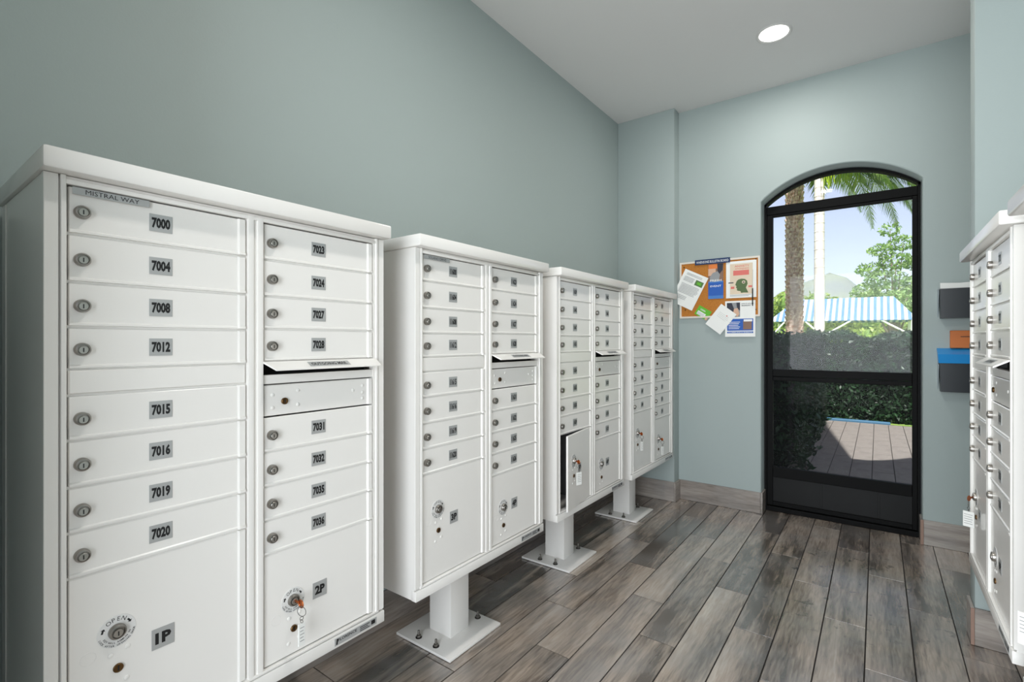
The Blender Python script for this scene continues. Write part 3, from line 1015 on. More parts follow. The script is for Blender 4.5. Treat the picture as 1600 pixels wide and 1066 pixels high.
# ------------------------------------------------------------------ keys hanging in the parcel locks
def key_ring(loc, rz, label, tw=0.020, th=0.058, out=0.022, swing=0.0):
    r = tag(empty('key_ring', loc, rz), label, 'keys', 'keys left in parcel locks')
    k = MB()
    k.box(0.006, out, -0.0011, 0.0011, -0.0035, 0.0035, M['copper'], 0.0004)
    k.lathe((out + 0.008, -0.0013, -0.001), (0, 1, 0), [(0.0105, 0), (0.0112, 0.0008), (0.0112, 0.0018), (0.0105, 0.0026)], M['copper'], 20)
    link('key', k.mesh('key', True), r)
    g = MB(); g.torus((out + 0.011, 0, -0.020), 0.0125, 0.0009, (1, 0.35, 0), (0, 0, 1), M['ring'], 24, 6)
    link('ring', g.mesh('ring', True), r)
    c = MB(); c.torus((out + 0.011, 0, -0.038), 0.0045, 0.0008, (0.2, 1, 0), (0, 0, 1), M['ring'], 14, 6)
    c.torus((out + 0.011, 0, -0.0455), 0.0045, 0.0008, (1, 0.2, 0), (0, 0, 1), M['ring'], 14, 6)
    link('chain', c.mesh('chain', True), r)
    t = MB(); x = out + 0.011
    t.box(x - 0.002, x + 0.002, -tw / 2, tw / 2, -0.050 - th, -0.050, M['tag'], 0.0012)
    for i in range(5):
        t.box(x + 0.002, x + 0.0022, -tw / 2 + 0.004, tw / 2 - 0.004 - 0.002 * (i % 2), -0.062 - i * 0.0085, -0.0605 - i * 0.0085, M['tag_print'])
    link('tag', t.mesh('tag'), r, rot=(0, 0, 0))
    return r


key_ring((XB, 0.212 + C2a + 0.078, 0.540), math.radians(4), 'copper key with ring and white plastic tag in the lock of parcel door 2P')
th_ = math.radians(8)
lo = -(C1b - C1a) + 0.076
key_ring((XB - lo * math.sin(th_), 2.008 + C1b + lo * math.cos(th_), 0.635), math.radians(-20), 'copper key with white tag hanging on the parcel door that stands ajar', 0.032, 0.062)
key_ring((XB, 2.895 + C1a + 0.076, 0.635), math.radians(-25), 'copper key with white tag in the left parcel door of the far unit')
key_ring((XB, 2.895 + C2a + 0.078, 0.540), math.radians(-25), 'copper key with white tag in the right parcel door of the far unit')
key_ring((XRB, 2.632 - C1a - 0.076, 0.635), PI + math.radians(60), 'key with broad white tag in the far parcel door on the right wall', 0.034, 0.058, 0.03)
key_ring((XRB, 1.735 - C1a - 0.076, 0.648), PI + math.radians(60), 'key with printed white tag at the right edge of the photo', 0.040, 0.075, 0.022)

# ------------------------------------------------------------------ bulletin board and what is pinned to it
BY = YB - 0.0005        # wall plane behind the board
bd = tag(empty('bulletin_board', (-0.955, YB, 1.405)), 'cork bulletin board with pale frame on the back wall beside the arched door', 'board')
bx0, bx1, bz0, bz1 = -1.243, -0.672, 1.405, 1.838


def bpart(root, name, mb, smooth=False):
    L0 = root.location
    for i in range(len(mb.v)):
        x, y, z = mb.v[i]; mb.v[i] = (x - L0.x, y - L0.y, z - L0.z)
    return link(name, mb.mesh(name, smooth), root)


bpart(bd, 'cork_panel', MB().box(bx0 + 0.008, bx1 - 0.008, BY - 0.011, BY, bz0 + 0.008, bz1 - 0.008, M['cork']))
fr = MB()
fr.box(bx0, bx1, BY - 0.016, BY, bz0, bz0 + 0.014, M['frame_white'], 0.002); fr.box(bx0, bx1, BY - 0.016, BY, bz1 - 0.014, bz1, M['frame_white'], 0.002)
fr.box(bx0, bx0 + 0.014, BY - 0.0165, BY, bz0 + 0.001, bz1 - 0.001, M['frame_white'], 0.002); fr.box(bx1 - 0.014, bx1, BY - 0.0165, BY, bz0 + 0.001, bz1 - 0.001, M['frame_white'], 0.002)
bpart(bd, 'board_frame', fr)
si = MB(); si.box(-1.125, -0.872, BY - 0.0215, BY - 0.0165, 1.808, 1.846, M['navy'], 0.001)
put_text(si, 'WHENSONE BULLETIN BOARD', BY - 0.0218, -0.9985, 1.826, 0.232, 0.018, M['print_white'], 0.0, plane='y')
o = bpart(bd, 'title_strip', si); tag(o, 'navy strip with white lettering')
for (x, z) in ((-1.20, 1.42 + 0.05), (-1.21, 1.80), (-0.70, 1.455), (-0.70, 1.815)):
    t = MB(); t.lathe((x, BY - 0.011, z), (0, -1, 0), [(0.005, 0), (0.005, 0.004), (0.003, 0.006), (0.0, 0.0065)], M['bronze'], 12)
    bpart(bd, 'push_pin', t)


def sheet(name, cx, cz, w_, h, rot, depth, label, cat, mt, prints, curl=0.0, thick=0.0008):
    """a sheet pinned to the board; prints in local units of w_,h from the lower left: (x0,x1,z0,z1,mat) or callables"""
    Y = BY - 0.0115 - depth
    r = tag(empty(name, (cx, Y, cz)), label, cat, 'notices on the bulletin board')
    nx = 12
    def P(x, z, k):         # x,z in 0..1 -> local, k thickness layer
        a = (x - 0.5) * w_; b = (z - 0.5) * h
        bow = curl * (1 - x) ** 2 * (0.6 + 0.4 * math.sin(z * PI))
        A = a * math.cos(rot) - b * math.sin(rot); B = a * math.sin(rot) + b * math.cos(rot)
        return (A, -k - bow, B)
    mb = MB(); vs = []
    for i in range(nx + 1):
        for j in (0, 1):
            vs += [P(i / nx, j, 0), P(i / nx, j, thick)]
    fs = []
    for i in range(nx):
        a = i * 4; b = a + 4
        fs += [(a, b, b + 2, a + 2), (a + 1, a + 3, b + 3, b + 1), (a, a + 1, b + 1, b), (a + 2, b + 2, b + 3, a + 3)]
    fs += [(0, 2, 3, 1), (nx * 4, nx * 4 + 1, nx * 4 + 3, nx * 4 + 2)]
    mb.add(vs, fs, M[mt])
    for pr in prints:
        if callable(pr):
            pr(mb, P, thick); continue
        x0, x1, z0, z1, m = pr[:5]
        k = thick + (pr[5] if len(pr) > 5 else 0.0003)
        n = 6
        vs = []
        for i in range(n + 1):
            x = x0 + (x1 - x0) * i / n
            vs += [P(x, z0, k), P(x, z1, k)]
        mb.add(vs, [(2 * i, 2 * i + 2, 2 * i + 3, 2 * i + 1) for i in range(n)], M[m])
    me = mb.mesh(name)
    # sheet mesh becomes the thing itself
    loc = r.location.copy(); props = {k: r[k] for k in r.keys()}
    bpy.data.objects.remove(r)
    o = link(name, me, None, loc)
    for k, v_ in props.items():
        o[k] = v_
    return o


def lines(x0, x1, z_top, n, dz, m='print_grey', hgt=0.012, seed=1):
    rr = random.Random(seed)
    return [(x0, x1 - rr.random() * 0.15 * (x1 - x0), z_top - i * dz - hgt, z_top - i * dz, m) for i in range(n)]


def ptext(s, x, z, w_, h, m, bold=0.01, kk=0.0006):
    def fn(mb, P, thick):
        v, f, Wt = text_geo(s, bold)
        mb.add([P(x + a / Wt * w_, z + b * h, thick + kk) for a, b in v], f, M[m])
    return fn


def poly(pts, m, kk=0.0004):
    def fn(mb, P, thick):
        vs = [P(a, b, thick + kk) for a, b in pts]
        mb.add(vs, [tuple(range(len(vs)))], M[m])
    return fn


def pb(px, py):      # position on the board plane measured from the picture
    f_, a_ = 765.3, math.radians(36.1446)
    u_ = (px - 811.8) / f_; v_ = (534.3 - py) / f_
    dx = -math.sin(a_) + u_ * math.cos(a_); dy = math.cos(a_) + u_ * math.sin(a_)
    t = (YB - 0.014) / dy
    return dx * t, 1.224 + v_ * t


# letter hanging over the board's left edge
c0 = pb(1078, 453)
sheet('notice_letter', c0[0] - 0.005, c0[1], 0.185, 0.27, math.radians(-27), 0.006, 'white letter pinned askew over the left edge of cork board, with small green picture', 'paper', 'paper',
      lines(0.14, 0.9, 0.93, 2, 0.035, seed=2) + [(0.60, 0.93, 0.68, 0.83, 'print_leaf'), (0.68, 0.85, 0.72, 0.79, 'print_green', 0.0005)] + lines(0.12, 0.55, 0.82, 4, 0.035, seed=3) + lines(0.12, 0.9, 0.62, 8, 0.036, seed=4) + lines(0.12, 0.6, 0.28, 3, 0.04, seed=5), curl=0.03)
c0 = pb(1118, 440)
sheet('pet_flyer', c0[0] + 0.002, c0[1] + 0.002, 0.108, 0.262, 0, 0.003, 'tall narrow blue and orange flyer pinned at the middle of the cork board', 'poster', 'print_blue2',
      [(0.0, 1.0, 0.5, 1.0, 'print_brown'), (0.02, 0.62, 0.86, 0.99, 'print_orange', 0.0005), (0.0, 0.5, 0.66, 0.86, 'print_skin', 0.0005),
       poly([(0.6, 0.99), (0.98, 0.99), (0.95, 0.8), (0.7, 0.68), (0.62, 0.8)], 'print_dark', 0.0006),
       poly([(0.15, 0.5), (0.1, 0.62), (0.3, 0.74), (0.62, 0.78), (0.78, 0.68), (0.7, 0.52), (0.45, 0.48)], 'print_grey', 0.0007),
       (0.0, 1.0, 0.0, 0.46, 'print_blue', 0.0008), (0.0, 1.0, 0.0, 0.09, 'print_blue2', 0.001),
       ptext('FRESH', 0.5, 0.52, 0.75, 0.06, 'print_white', kk=0.0012), ptext('EVENT', 0.5, 0.36, 0.72, 0.05, 'print_white', kk=0.0012)])
c0 = pb(1157, 437)
head = [(0.33, 0.40), (0.36, 0.46), (0.42, 0.50), (0.52, 0.515), (0.63, 0.50), (0.70, 0.45), (0.715, 0.37), (0.68, 0.30), (0.66, 0.27), (0.70, 0.20), (0.74, 0.13), (0.60, 0.135), (0.50, 0.13), (0.48, 0.18), (0.40, 0.19), (0.36, 0.21), (0.37, 0.25), (0.335, 0.28), (0.35, 0.32), (0.31, 0.355)]
sheet('head_poster', c0[0] + 0.004, c0[1] + 0.002, 0.205, 0.268, 0, 0.003, 'white and cream poster with a green head silhouette on the cork board', 'poster', 'paper',
      [(0.13, 0.88, 0.10, 0.93, 'paper2'), ptext('ANXIETY', 0.53, 0.86, 0.48, 0.055, 'print_red'), ptext('AWARENESS', 0.53, 0.79, 0.46, 0.04, 'print_red'), (0.24, 0.76, 0.61, 0.745, 'print_red', 0.0005),
       poly(head, 'print_olive'), (0.08, 0.25, 0.405, 0.43, 'print_dark', 0.0005), (0.16, 0.28, 0.25, 0.31, 'print_red', 0.0005), (0.74, 0.86, 0.27, 0.32, 'print_red', 0.0005),
       poly([(0.585 + 0.055 * math.cos(i * PI / 8), 0.42 + 0.042 * math.sin(i * PI / 8)) for i in range(16)], 'paper2', 0.0007),
       poly([(0.55, 0.40), (0.62, 0.40), (0.585, 0.45)], 'print_dark', 0.0009)] + lines(0.13, 0.85, 0.085, 2, 0.03, seed=8))
c0 = pb(1156, 498)
sheet('photo_notice', c0[0] + 0.002, c0[1] - 0.001, 0.205, 0.262, 0, 0.0045, 'white sheet with a photo above a blue block, hanging below the cork board', 'paper', 'paper',
      [(0.06, 0.50, 0.55, 0.95, 'print_grey'), poly([(0.06, 0.95), (0.22, 0.95), (0.34, 0.70), (0.28, 0.55), (0.06, 0.8)], 'print_dark'), poly([(0.38, 0.95), (0.5, 0.95), (0.5, 0.72), (0.4, 0.8)], 'print_dark', 0.0006),
       poly([(0.26, 0.60), (0.30, 0.78), (0.42, 0.80), (0.48, 0.64), (0.42, 0.56)], 'print_skin', 0.0008), ptext('OFFICE HOURS', 0.74, 0.91, 0.4, 0.03, 'print_dark'), ptext('MEMBERS', 0.70, 0.86, 0.3, 0.03, 'print_dark'),
       (0.07, 0.93, 0.17, 0.50, 'print_blue'), (0.60, 0.88, 0.20, 0.44, 'print_brown', 0.0006), (0.62, 0.9, 0.42, 0.48, 'print_white', 0.0007), (0.07, 0.93, 0.10, 0.145, 'print_blue', 0.0004), ptext('COMMUNITY EVENTS', 0.5, 0.122, 0.78, 0.02, 'print_white', kk=0.0008)]
      + [(0.12, 0.5 - 0.03 * (i % 3), 0.40 - i * 0.045, 0.415 - i * 0.045, 'print_white', 0.0007) for i in range(5)])
c0 = pb(1098, 489)
sheet('green_card', c0[0] + 0.002, c0[1], 0.105, 0.075, math.radians(-32), 0.003, 'small bright green card with white box low on the cork board', 'card', 'print_green',
      [(0.12, 0.75, 0.12, 0.5, 'print_white'), ptext('GREEN', 0.4, 0.72, 0.4, 0.16, 'print_white'), poly([(0.85, 0.0), (1.0, 0.0), (1.0, 0.45), (0.8, 0.3)], 'print_skin')] + [(0.16, 0.66, 0.18 + 0.09 * i, 0.21 + 0.09 * i, 'print_grey', 0.0006) for i in range(3)])
c0 = pb(1126, 499)
sheet('blank_notice', c0[0] + 0.002, c0[1], 0.135, 0.185, math.radians(-38), 0.0075, 'plain white sheet pinned at a tilt below the middle of the cork board', 'paper', 'paper',
      lines(0.2, 0.85, 0.72, 4, 0.06, hgt=0.006, seed=9) + [(0.62, 0.68, 0.72, 0.76, 'print_red')])
# black pen hanging on its cord at the right of the board
pn = MB(); q = pb(1176.5, 465); yy = BY - 0.028
pn.tube([(q[0], yy, q[1] + 0.065), (q[0], yy, q[1] - 0.06)], [0.004, 0.0035], M['black'], 10)
pn.tube([(q[0], yy, q[1] + 0.065), (q[0], BY - 0.02, q[1] + 0.2)], [0.0006, 0.0006], M['ring'], 6)
tag(link('pen', pn.mesh('pen', True)), 'black pen hanging on a cord down the right side of the cork board', 'pen')

# ------------------------------------------------------------------ wall bins right of the door
def wall_bin(z0, z1, label):
    r = tag(empty('wall_bin', (0.37, YB, z0)), label, 'bin')
    x0, x1 = 0.294, 0.55
    m = MB(); d0, d1 = YB - 0.085, YB - 0.002
    # tapered tray, open at the top
    outer = [(x0 + 0.006, d0 + 0.012, z0), (x1 - 0.006, d0 + 0.012, z0), (x1 - 0.006, d1, z0), (x0 + 0.006, d1, z0),
             (x0, d0, z1), (x1, d0, z1), (x1, d1, z1), (x0, d1, z1)]
    inner = [(x0 + 0.009, d0 + 0.015, z0 + 0.004), (x1 - 0.009, d0 + 0.015, z0 + 0.004), (x1 - 0.009, d1 - 0.003, z0 + 0.004), (x0 + 0.009, d1 - 0.003, z0 + 0.004),
             (x0 + 0.003, d0 + 0.003, z1), (x1 - 0.003, d0 + 0.003, z1), (x1 - 0.003, d1 - 0.003, z1), (x0 + 0.003, d1 - 0.003, z1)]
    m.add(outer + inner, [(0, 1, 2, 3), (0, 1, 5, 4), (1, 2, 6, 5), (2, 3, 7, 6), (3, 0, 4, 7), (8, 9, 10, 11), (8, 9, 13, 12), (9, 10, 14, 13), (10, 11, 15, 14), (11, 8, 12, 15), (4, 5, 13, 12), (5, 6, 14, 13), (6, 7, 15, 14), (7, 4, 12, 15)], M['bin'])
    bpart(r, 'tray', m)
    b = MB(); b.prism([(YB - 0.07, z1 - 0.01), (YB - 0.0005, z0 + 0.01), (YB - 0.0005, z1 + 0.005)], 0, x0 - 0.006, x0 - 0.002, M['bin_clear'])
    bpart(r, 'bracket', b)
    return r


wall_bin(1.362, 1.533, 'black plastic wall bin holding white papers, upper one right of the arched door')
wall_bin(0.932, 1.098, 'black plastic wall bin under the blue tray, lower one right of the arched door')
for i in range(3):
    m = MB(); z = 1.366; yy = YB - 0.022 - i * 0.018
    m.add([(0.302, yy, z + 0.004), (0.53, yy, z + 0.004), (0.53, yy - 0.006, 1.555 + 0.004 * i), (0.42, yy - 0.004, 1.566), (0.300, yy - 0.006, 1.572 - 0.006 * i),
           (0.302, yy + 0.002, z + 0.004), (0.53, yy + 0.002, z + 0.004), (0.53, yy - 0.004, 1.555 + 0.004 * i), (0.42, yy - 0.002, 1.566), (0.300, yy - 0.004, 1.572 - 0.006 * i)],
          [(0, 1, 2, 3, 4), (9, 8, 7, 6, 5), (0, 5, 6, 1), (1, 6, 7, 2), (2, 7, 8, 3), (3, 8, 9, 4), (4, 9, 5, 0)], M['paper'])
    tag(link('paper_stack', m.mesh('paper_stack')), 'white papers in the upper black wall bin, %s sheet of three' % ('rear', 'middle', 'front')[i], 'paper', 'papers in the upper wall bin')
bt = MB()
bt.add([(0.284, YB - 0.105, 1.152), (0.56, YB - 0.105, 1.152), (0.56, YB - 0.088, 1.1), (0.290, YB - 0.088, 1.1), (0.286, YB - 0.002, 1.186), (0.56, YB - 0.002, 1.186), (0.56, YB - 0.002, 1.1), (0.292, YB - 0.002, 1.1)],
       [(0, 1, 2, 3), (0, 4, 5, 1), (4, 7, 6, 5), (0, 3, 7, 4), (1, 5, 6, 2), (3, 2, 6, 7)], M['blue_plastic'])
tag(link('blue_tray', bt.mesh('blue_tray')), 'bright blue plastic tray lying on the lower black wall bin', 'tray')
ob = MB(); ob.box(0.345, 0.52, YB - 0.03, YB - 0.002, 1.188, 1.29, M['orange_plastic'], 0.003)
ob.box(0.39, 0.47, YB - 0.032, YB - 0.0302, 1.252, 1.256, M['black'])
tag(link('orange_box', ob.mesh('orange_box')), 'flat orange box standing behind the blue tray on the wall', 'box')

# ------------------------------------------------------------------ outdoors
gr = MB(); gr.box(-60, 60, 9.3, 260, -0.2, -0.03, M['lawn'])
tag(link('lawn', gr.mesh('lawn')), kind='structure')
dk = MB(); dk.box(-4, 4, 4.05, 9.2, -0.2, -0.028, M['grout'])
deck = tag(link('terrace', dk.mesh('terrace')), kind='structure')
_pv = {}
for c in range(-12, 10):
    xa = 0.0 + c * 0.172 - 0.04
    y = 4.06 - [0.1, 0.4, 0.7][c % 3]
    while y < 9.14:
        a, b = max(y, 4.055), min(y + 0.92, 9.17); y += 0.92
        if b - a < 0.05: continue
        k = round(b - a, 3)
        if k not in _pv:
            _pv[k] = MB().box(0.003, 0.169, 0.003, k - 0.003, -0.03, -0.02, M['paver'], 0.0015).mesh('paver')
        link('paver', _pv[k], deck, (xa, a, 0))
cb = MB(); cb.box(-0.72, 0.16, 9.18, 9.29, -0.1, 0.01, M['curb'], 0.01)
tag(link('kerb', cb.mesh('kerb')), 'low blue painted kerb between the paved terrace and the hedge', 'kerb')
# unseen outside face: tall block and curved parapet added to shade the terrace
ex = MB()
ex.box(-9, 0.16, 3.4, 4.05, ZC + 0.17, 9.6, M['stucco'])
ex.box(-9, XW - 0.16, 3.4, 4.05, -0.1, ZC + 0.17, M['stucco'])
ex.box(XR_WALL + 0.16, 7, 3.4, 4.05, -0.1, 3.70, M['stucco'])
prof = [(0.16, ZC + 0.17), (0.16, 3.66), (0.30, 3.70), (0.45, 3.86), (0.62, 4.15), (0.8, 4.5), (7, 4.6), (7, ZC + 0.17)]
ex.prism(prof, 1, 3.9, 4.05, M['stucco'])
struct('wall_shade_caster', ex)
# unseen roof behind the camera, added to keep sun out of the entrance
pf = MB(); pf.box(-4.5, 4.0, -4.2, -0.1, ZC + 0.0, ZC + 0.2, M['stucco'])
struct('ceiling_sun_block', pf)
pg = MB(); pg.box(-8, 8, -12, -0.9, -0.2, -0.01, M['paver'])
struct('floor_porch', pg)


def leaves(mb, pts_fn, n, size, m, rng, flat=0.0):
    vs = []; fs = []
    for i in range(n):
        p = Vector(pts_fn(rng))
        a = Vector((rng.gauss(0, 1), rng.gauss(0, 1), rng.gauss(0, 1) * (1 - flat))).normalized()
        b = a.orthogonal().normalized()
        q = Matrix.Rotation(rng.random() * 6.28, 3, a); b = q @ b
        s = size * (0.6 + 0.8 * rng.random())
        o = len(vs)
        vs += [p - a * s, p + b * s * 0.45, p + a * s, p - b * s * 0.45]
        fs.append((o, o + 1, o + 2, o + 3))
    mb.add(vs, fs, m)


# clipped hedge
hr = random.Random(5)
hg = tag(empty('hedge', (-1, 9.86, -0.03)), 'long dark green clipped hedge beyond the paved terrace', 'hedge')
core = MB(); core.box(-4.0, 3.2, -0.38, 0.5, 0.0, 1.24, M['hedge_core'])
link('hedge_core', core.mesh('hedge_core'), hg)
lm = MB()


def hp(r):
    x = r.uniform(-3.6, 2.9); k = r.random()
    bump = 0.05 * math.sin(x * 5.1) + 0.03 * math.sin(x * 11.7 + 1)
    if k < 0.62:
        return (x, -0.44 + r.gauss(0, 0.035) + bump * 0.5, r.uniform(0.0, 1.36 + bump))
    return (x, r.uniform(-0.46, 0.5), 1.33 + bump + r.gauss(0, 0.035))


leaves(lm, hp, 30000, 0.036, M['hedge'], hr)
tag(link('hedge_leaves', lm.raw('hedge_leaves'), hg), kind='stuff')


h2 = tag(empty('hedge', (-1.3, 7.3, -0.03)), 'dark hedge run along the left side of the paved terrace', 'hedge')
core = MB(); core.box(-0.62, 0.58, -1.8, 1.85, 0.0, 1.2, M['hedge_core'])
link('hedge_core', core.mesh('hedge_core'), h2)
lm = MB()


def hp2(r):
    y = r.uniform(-1.9, 1.9); k = r.random()
    if k < 0.6:
        return (0.63 - 0.05 * y / 1.9 + r.gauss(0, 0.035) + 0.03 * math.sin(y * 6), y, r.uniform(0.0, 1.3))
    if k < 0.75:
        return (r.uniform(-0.6, 0.62), -1.85 + r.gauss(0, 0.03), r.uniform(0.0, 1.3))
    return (r.uniform(-0.65, 0.65), y, 1.27 + r.gauss(0, 0.035))


leaves(lm, hp2, 14000, 0.036, M['hedge'], hr)
tag(link('hedge_leaves', lm.raw('hedge_leaves'), h2), kind='stuff')


def palm_trunk(root, r0, h, boots):
    t = MB()
    P = [(0, 0, h * k / 10) for k in range(11)]
    t.tube(P, [r0 * (1.08 - 0.08 * k / 10) for k in range(11)], M['palm_bark'] if boots else M['white_bark'], 20)
    link('trunk', t.mesh('trunk', True), root)
    if boots:
        b = MB(); rr = random.Random(3)
        rows = int(h / 0.115)
        for i in range(rows):
            z = i * 0.115
            for j in range(11):
                a = 2 * PI * (j + 0.5 * (i % 2)) / 11 + rr.gauss(0, 0.03)
                c, s = math.cos(a), math.sin(a); ta = (-s, c)
                R = r0 * 1.0
                wd = 0.055; up = 0.10
                o = R + 0.026 + rr.random() * 0.012
                v = [(c * R - ta[0] * wd, s * R - ta[1] * wd, z), (c * R + ta[0] * wd, s * R + ta[1] * wd, z),
                     (c * o + ta[0] * wd * 0.6, s * o + ta[1] * wd * 0.6, z + up), (c * o - ta[0] * wd * 0.6, s * o - ta[1] * wd * 0.6, z + up), (c * R * .95, s * R * .95, z + up * 1.15)]
                b.add(v, [(0, 1, 2, 3), (3, 2, 4), (0, 3, 4), (1, 4, 2)], M['palm_boot'])
        tag(link('frond_stubs', b.raw('frond_stubs'), root), kind='stuff')
    else:
        for k in range(26):
            g = MB(); g.torus((0, 0, 0.3 + k * 0.17), r0 * 1.005, 0.006, (1, 0, 0), (0, 1, 0), M['white_bark'], 20, 5)
            link('ring_scar', g.mesh('ring_scar', True), root)


def frond(root, base, az, length, lift, droop, rr, leafl=0.34):
    m = MB(); d = Vector((math.cos(az), math.sin(az), 0)); p = Vector(base); K = 26
    ang = lift; pts = [p.copy()]
    for k in range(K):
        p = p + (d * math.cos(ang) + Vector((0, 0, math.sin(ang)))) * (length / K)
        ang -= droop / K
        pts.append(p.copy())
    m.tube([tuple(q) for q in pts], [0.016 * (1 - 0.8 * k / K) for k in range(K + 1)], M['frond'], 5)
    side = d.cross(Vector((0, 0, 1)))
    vs = []; fs = []
    for k in range(3, K + 1):
        for s in (-1, 1):
            for sub in (0, 0.33, 0.66):
                q = pts[k - 1].lerp(pts[k], sub)
                t = (pts[k] - pts[k - 1]).normalized()
                L_ = leafl * math.sin(PI * (0.12 + 0.82 * k / K)) * (0.85 + 0.3 * rr.random())
                dirv = (side * s * 0.75 + t * 0.6 + Vector((0, 0, -0.55 + rr.gauss(0, 0.12)))).normalized()
                wv = t * 0.011
                mid = q + dirv * L_ * 0.5 + Vector((0, 0, 0.01)); tip = q + dirv * L_ + Vector((0, 0, -0.05 * L_ / 0.3))
                o = len(vs); vs += [q - wv, q + wv, mid + wv * 1.1, tip, mid - wv * 1.1]
                fs.append((o, o + 1, o + 2, o + 3, o + 4))
    m.add(vs, fs, M['frond'])
    return link('frond', m.raw('frond'), root)


rr = random.Random(11)
pa = tag(empty('palm_tree', (-1.50, 12.5, -0.03)), 'thick date palm with rough diamond patterned brown trunk behind the hedge', 'tree', 'trees beyond the hedge')
palm_trunk(pa, 0.16, 5.2, True)
for k in range(12):
    az = 2 * PI * k / 12 + rr.gauss(0, 0.1)
    frond(pa, (0, 0, 5.15), az, 2.6, math.radians(rr.uniform(5, 50)), math.radians(rr.uniform(70, 105)), rr)
pb2 = tag(empty('palm_tree', (-0.90, 11.0, -0.03)), 'slender palm with smooth white trunk, second trunk from the left behind the hedge', 'tree', 'trees beyond the hedge')
palm_trunk(pb2, 0.085, 4.83, False)
for k, (az, ln, lf, dr) in enumerate([(-42, 2.5, 30, 120), (-9, 3.1, 30, 128), (-22, 1.7, 0, 80), (0, 1.6, 8, 95), (15, 2.0, -5, 70), (-5, 2.2, 2, 82), (8, 2.9, 28, 118), (-30, 2.9, 12, 95), (-20, 2.2, 25, 125), (-12, 2.7, 20, 110), (-3, 3.0, 5, 80), (5, 3.3, 22, 120), (-16, 3.4, 22, 122), (-28, 3.2, 28, 130), (5, 2.3, 15, 115), (12, 2.8, 12, 95), (22, 2.4, 5, 95), (32, 3.0, 25, 110), (48, 2.5, 8, 90), (65, 2.6, 20, 105), (95, 2.0, 30, 95), (140, 2.4, 40, 120), (185, 2.3, 45, 110), (230, 1.9, 50, 95)]):
    frond(pb2, (0, 0, 4.78), math.radians(az), ln, math.radians(lf), math.radians(dr), rr, 0.38)
st = MB()
for k in range(90):
    x = rr.uniform(0.02, 0.68); y = rr.uniform(-0.25, 0.25); z0 = 4.66 + rr.uniform(-0.05, 0.05); L_ = rr.uniform(0.22, 0.5)
    st.tube([(0.02 + x * 0.4, y * 0.4, 4.68), (x, y, z0), (x + rr.gauss(0, 0.02), y, z0 - L_ * 0.5), (x + rr.gauss(0, 0.03), y, z0 - L_)], [0.006, 0.008, 0.008, 0.004], M['strand'], 4)
tag(link('flower_strands', st.raw('flower_strands'), pb2), 'lime green hanging flower strands', kind='stuff')


def tree(name, label, loc, h, clumps, n, size, leaf, seed, trunk_r=0.06, core=None, cat='tree', group='trees beyond the hedge'):
    r = tag(empty(name, loc), label, cat, group); q = random.Random(seed)
    if trunk_r:
        t = MB()
        for (cx, cy, cz, rx, rz) in clumps:
            t.tube([(0, 0, 0), (cx * 0.25, cy * 0.25, cz * 0.45), (cx * 0.7, cy * 0.7, cz * 0.8), (cx, cy, cz)], [trunk_r, trunk_r * 0.75, trunk_r * 0.4, trunk_r * 0.15], M['trunk'], 6)
        link('trunk', t.raw('trunk'), r)
    if core:
        c = MB()
        for (cx, cy, cz, rx, rz) in clumps:
            k = 9
            pr_ = [(0.001, -rz * 0.8)] + [(rx * 0.8 * math.cos(-PI / 2 + PI * i / k), rz * 0.8 * math.sin(-PI / 2 + PI * i / k)) for i in range(1, k)] + [(0.001, rz * 0.8)]
            c.lathe((cx, cy, cz), (0, 0, 1), pr_, core, 12)
        link('inner_growth', c.raw('inner_growth'), r)
    L_ = MB()
    tot = sum(c[3] ** 2 for c in clumps)

    def fn(rn):
        x = rn.random() * tot; 
        for c in clumps:
            x -= c[3] ** 2
            if x <= 0: break
        v = Vector((rn.gauss(0, 1), rn.gauss(0, 1), rn.gauss(0, 1))).normalized() * (0.55 + 0.5 * rn.random() ** 0.5)
        return (c[0] + v.x * c[3], c[1] + v.y * c[3], c[2] + v.z * c[4])
    leaves(L_, fn, n, size, leaf, q)
    tag(link('leaves', L_.raw('leaves'), r), kind='stuff')
    return r


FT = [(-0.1, 0, 4.9, 0.30, 0.22), (0.25, 0.1, 4.45, 0.42, 0.24), (-0.35, 0, 4.25, 0.36, 0.2), (0.05, 0, 3.85, 0.5, 0.26), (-0.62, 0.1, 3.65, 0.42, 0.22), (0.62, 0, 3.75, 0.4, 0.24), (-0.2, 0, 3.25, 0.62, 0.3), (0.7, 0, 3.1, 0.5, 0.3), (-0.75, 0, 2.9, 0.45, 0.28), (0.15, 0, 2.6, 0.8, 0.35), (-0.4, 0, 2.2, 0.9, 0.35), (0.6, 0, 2.2, 0.7, 0.35)]
TS = 1.65
tree('feathery_tree', 'light green feathery tree rising at the right side of the door glass', (0.72, 33, -0.03), 5,
     [(a * TS, b * TS, 1.224 + (c - 1.224) * TS, d * TS, e * TS) for a, b, c, d, e in FT], 6500, 0.10, M['tree_leaf'], 21, 0.07)
q = random.Random(31)
bushes = [(-10.2, 40, 3.6), (-7.9, 42, 3.9), (-5.6, 40, 3.5), (-3.3, 42, 3.6), (-1.0, 40, 3.4), (1.3, 42, 3.7), (3.6, 40, 3.9), (5.9, 42, 3.8)]
names = ['first', 'second', 'third', 'fourth', 'fifth', 'sixth', 'seventh', 'eighth']
for i, (x, y, r0) in enumerate(bushes):
    cl_ = [(q.uniform(-0.7, 0.7), q.uniform(-0.4, 0.4), 0.9 + k * (r0 - 0.4) / 6.0, 1.25 + 0.5 * math.sin(PI * (k + 2) / 9) - 0.09 * k, 0.95) for k in range(7)]
    tree('shrub', 'round yellow green sunlit shrub behind the striped awning, %s from the left' % names[i], (x, y, -0.03), 4, cl_, 4200, 0.15, M['bush'], 40 + i, 0, M['bush_core'], 'shrub', 'sunlit shrubs behind the awning')

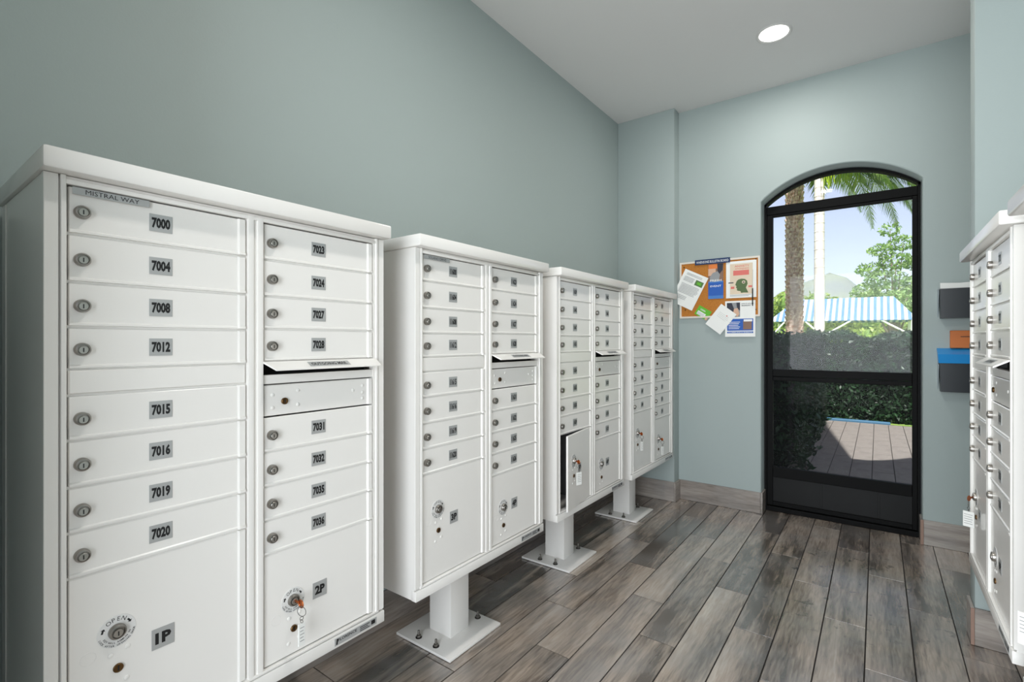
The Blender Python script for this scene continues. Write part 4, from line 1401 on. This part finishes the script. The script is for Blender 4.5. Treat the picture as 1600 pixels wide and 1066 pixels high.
# striped awning
aw = tag(empty('awning', (-1.43, 27, -0.03)), 'blue and white striped canvas awning on white posts beyond the hedge', 'awning')
ca = MB()
x0, x1, t0, t1 = -2.78, 2.78, -1.80, 2.02
v = [(x0, -1.0, 2.24), (x1, -1.0, 2.20), (t1, 0.4, 3.28), (t0, 0.4, 3.30), (x0, 1.8, 2.24), (x1, 1.8, 2.20)]
vb = [(a, b, c - 0.03) for a, b, c in v]
ca.add(v + vb, [(0, 1, 2, 3), (1, 5, 2), (4, 0, 3), (5, 4, 3, 2), (6, 7, 8, 9), (7, 11, 8), (10, 6, 9), (11, 10, 9, 8), (0, 1, 7, 6), (1, 5, 11, 7), (5, 4, 10, 11), (4, 0, 6, 10)], M['awning'])
link('canopy', ca.raw('canopy'), aw)
for (px, yy) in ((-2.7, -0.95), (-0.55, -0.95), (2.62, -0.95), (-2.7, 1.7), (2.62, 1.7)):
    link('post', MB().cyl((px, yy, 0), (px, yy, 2.2), 0.06, 0.06, M['post'], 12).mesh('post'), aw)
for (xa, xb) in ((-2.1, -2.65), (-1.25, -0.62), (0.5, -0.5), (1.55, 2.55)):
    link('brace', MB().cyl((xa, -0.95, 2.19), (xb, -0.95, 1.55), 0.035, 0.035, M['post'], 8).mesh('brace'), aw)

# far hill
hl = MB(); xs_ = [-160 + 6 * i for i in range(60)]
def hz(x): return 13 + 13.0 * math.exp(-((x + 21) / 17) ** 4) + 1.5 * math.exp(-((x + 17) / 6) ** 2) + 4 * math.exp(-((x + 2) / 18) ** 2) + 0.5 * math.sin(x * 0.3)
vs = []
for x in xs_:
    for k in range(6):
        t = k / 5
        vs.append((x, 200 + 40 * t, -0.1 + hz(x) * math.sin(t * PI / 2)))
hl.add(vs, [(i * 6 + k, (i + 1) * 6 + k, (i + 1) * 6 + k + 1, i * 6 + k + 1) for i in range(len(xs_) - 1) for k in range(5)], M['hill'])
tag(link('hill', hl.raw('hill')), 'distant hazy grey green hill above the shrubs', 'hill')
for p in bpy.data.objects['hill'].data.polygons:
    p.use_smooth = True
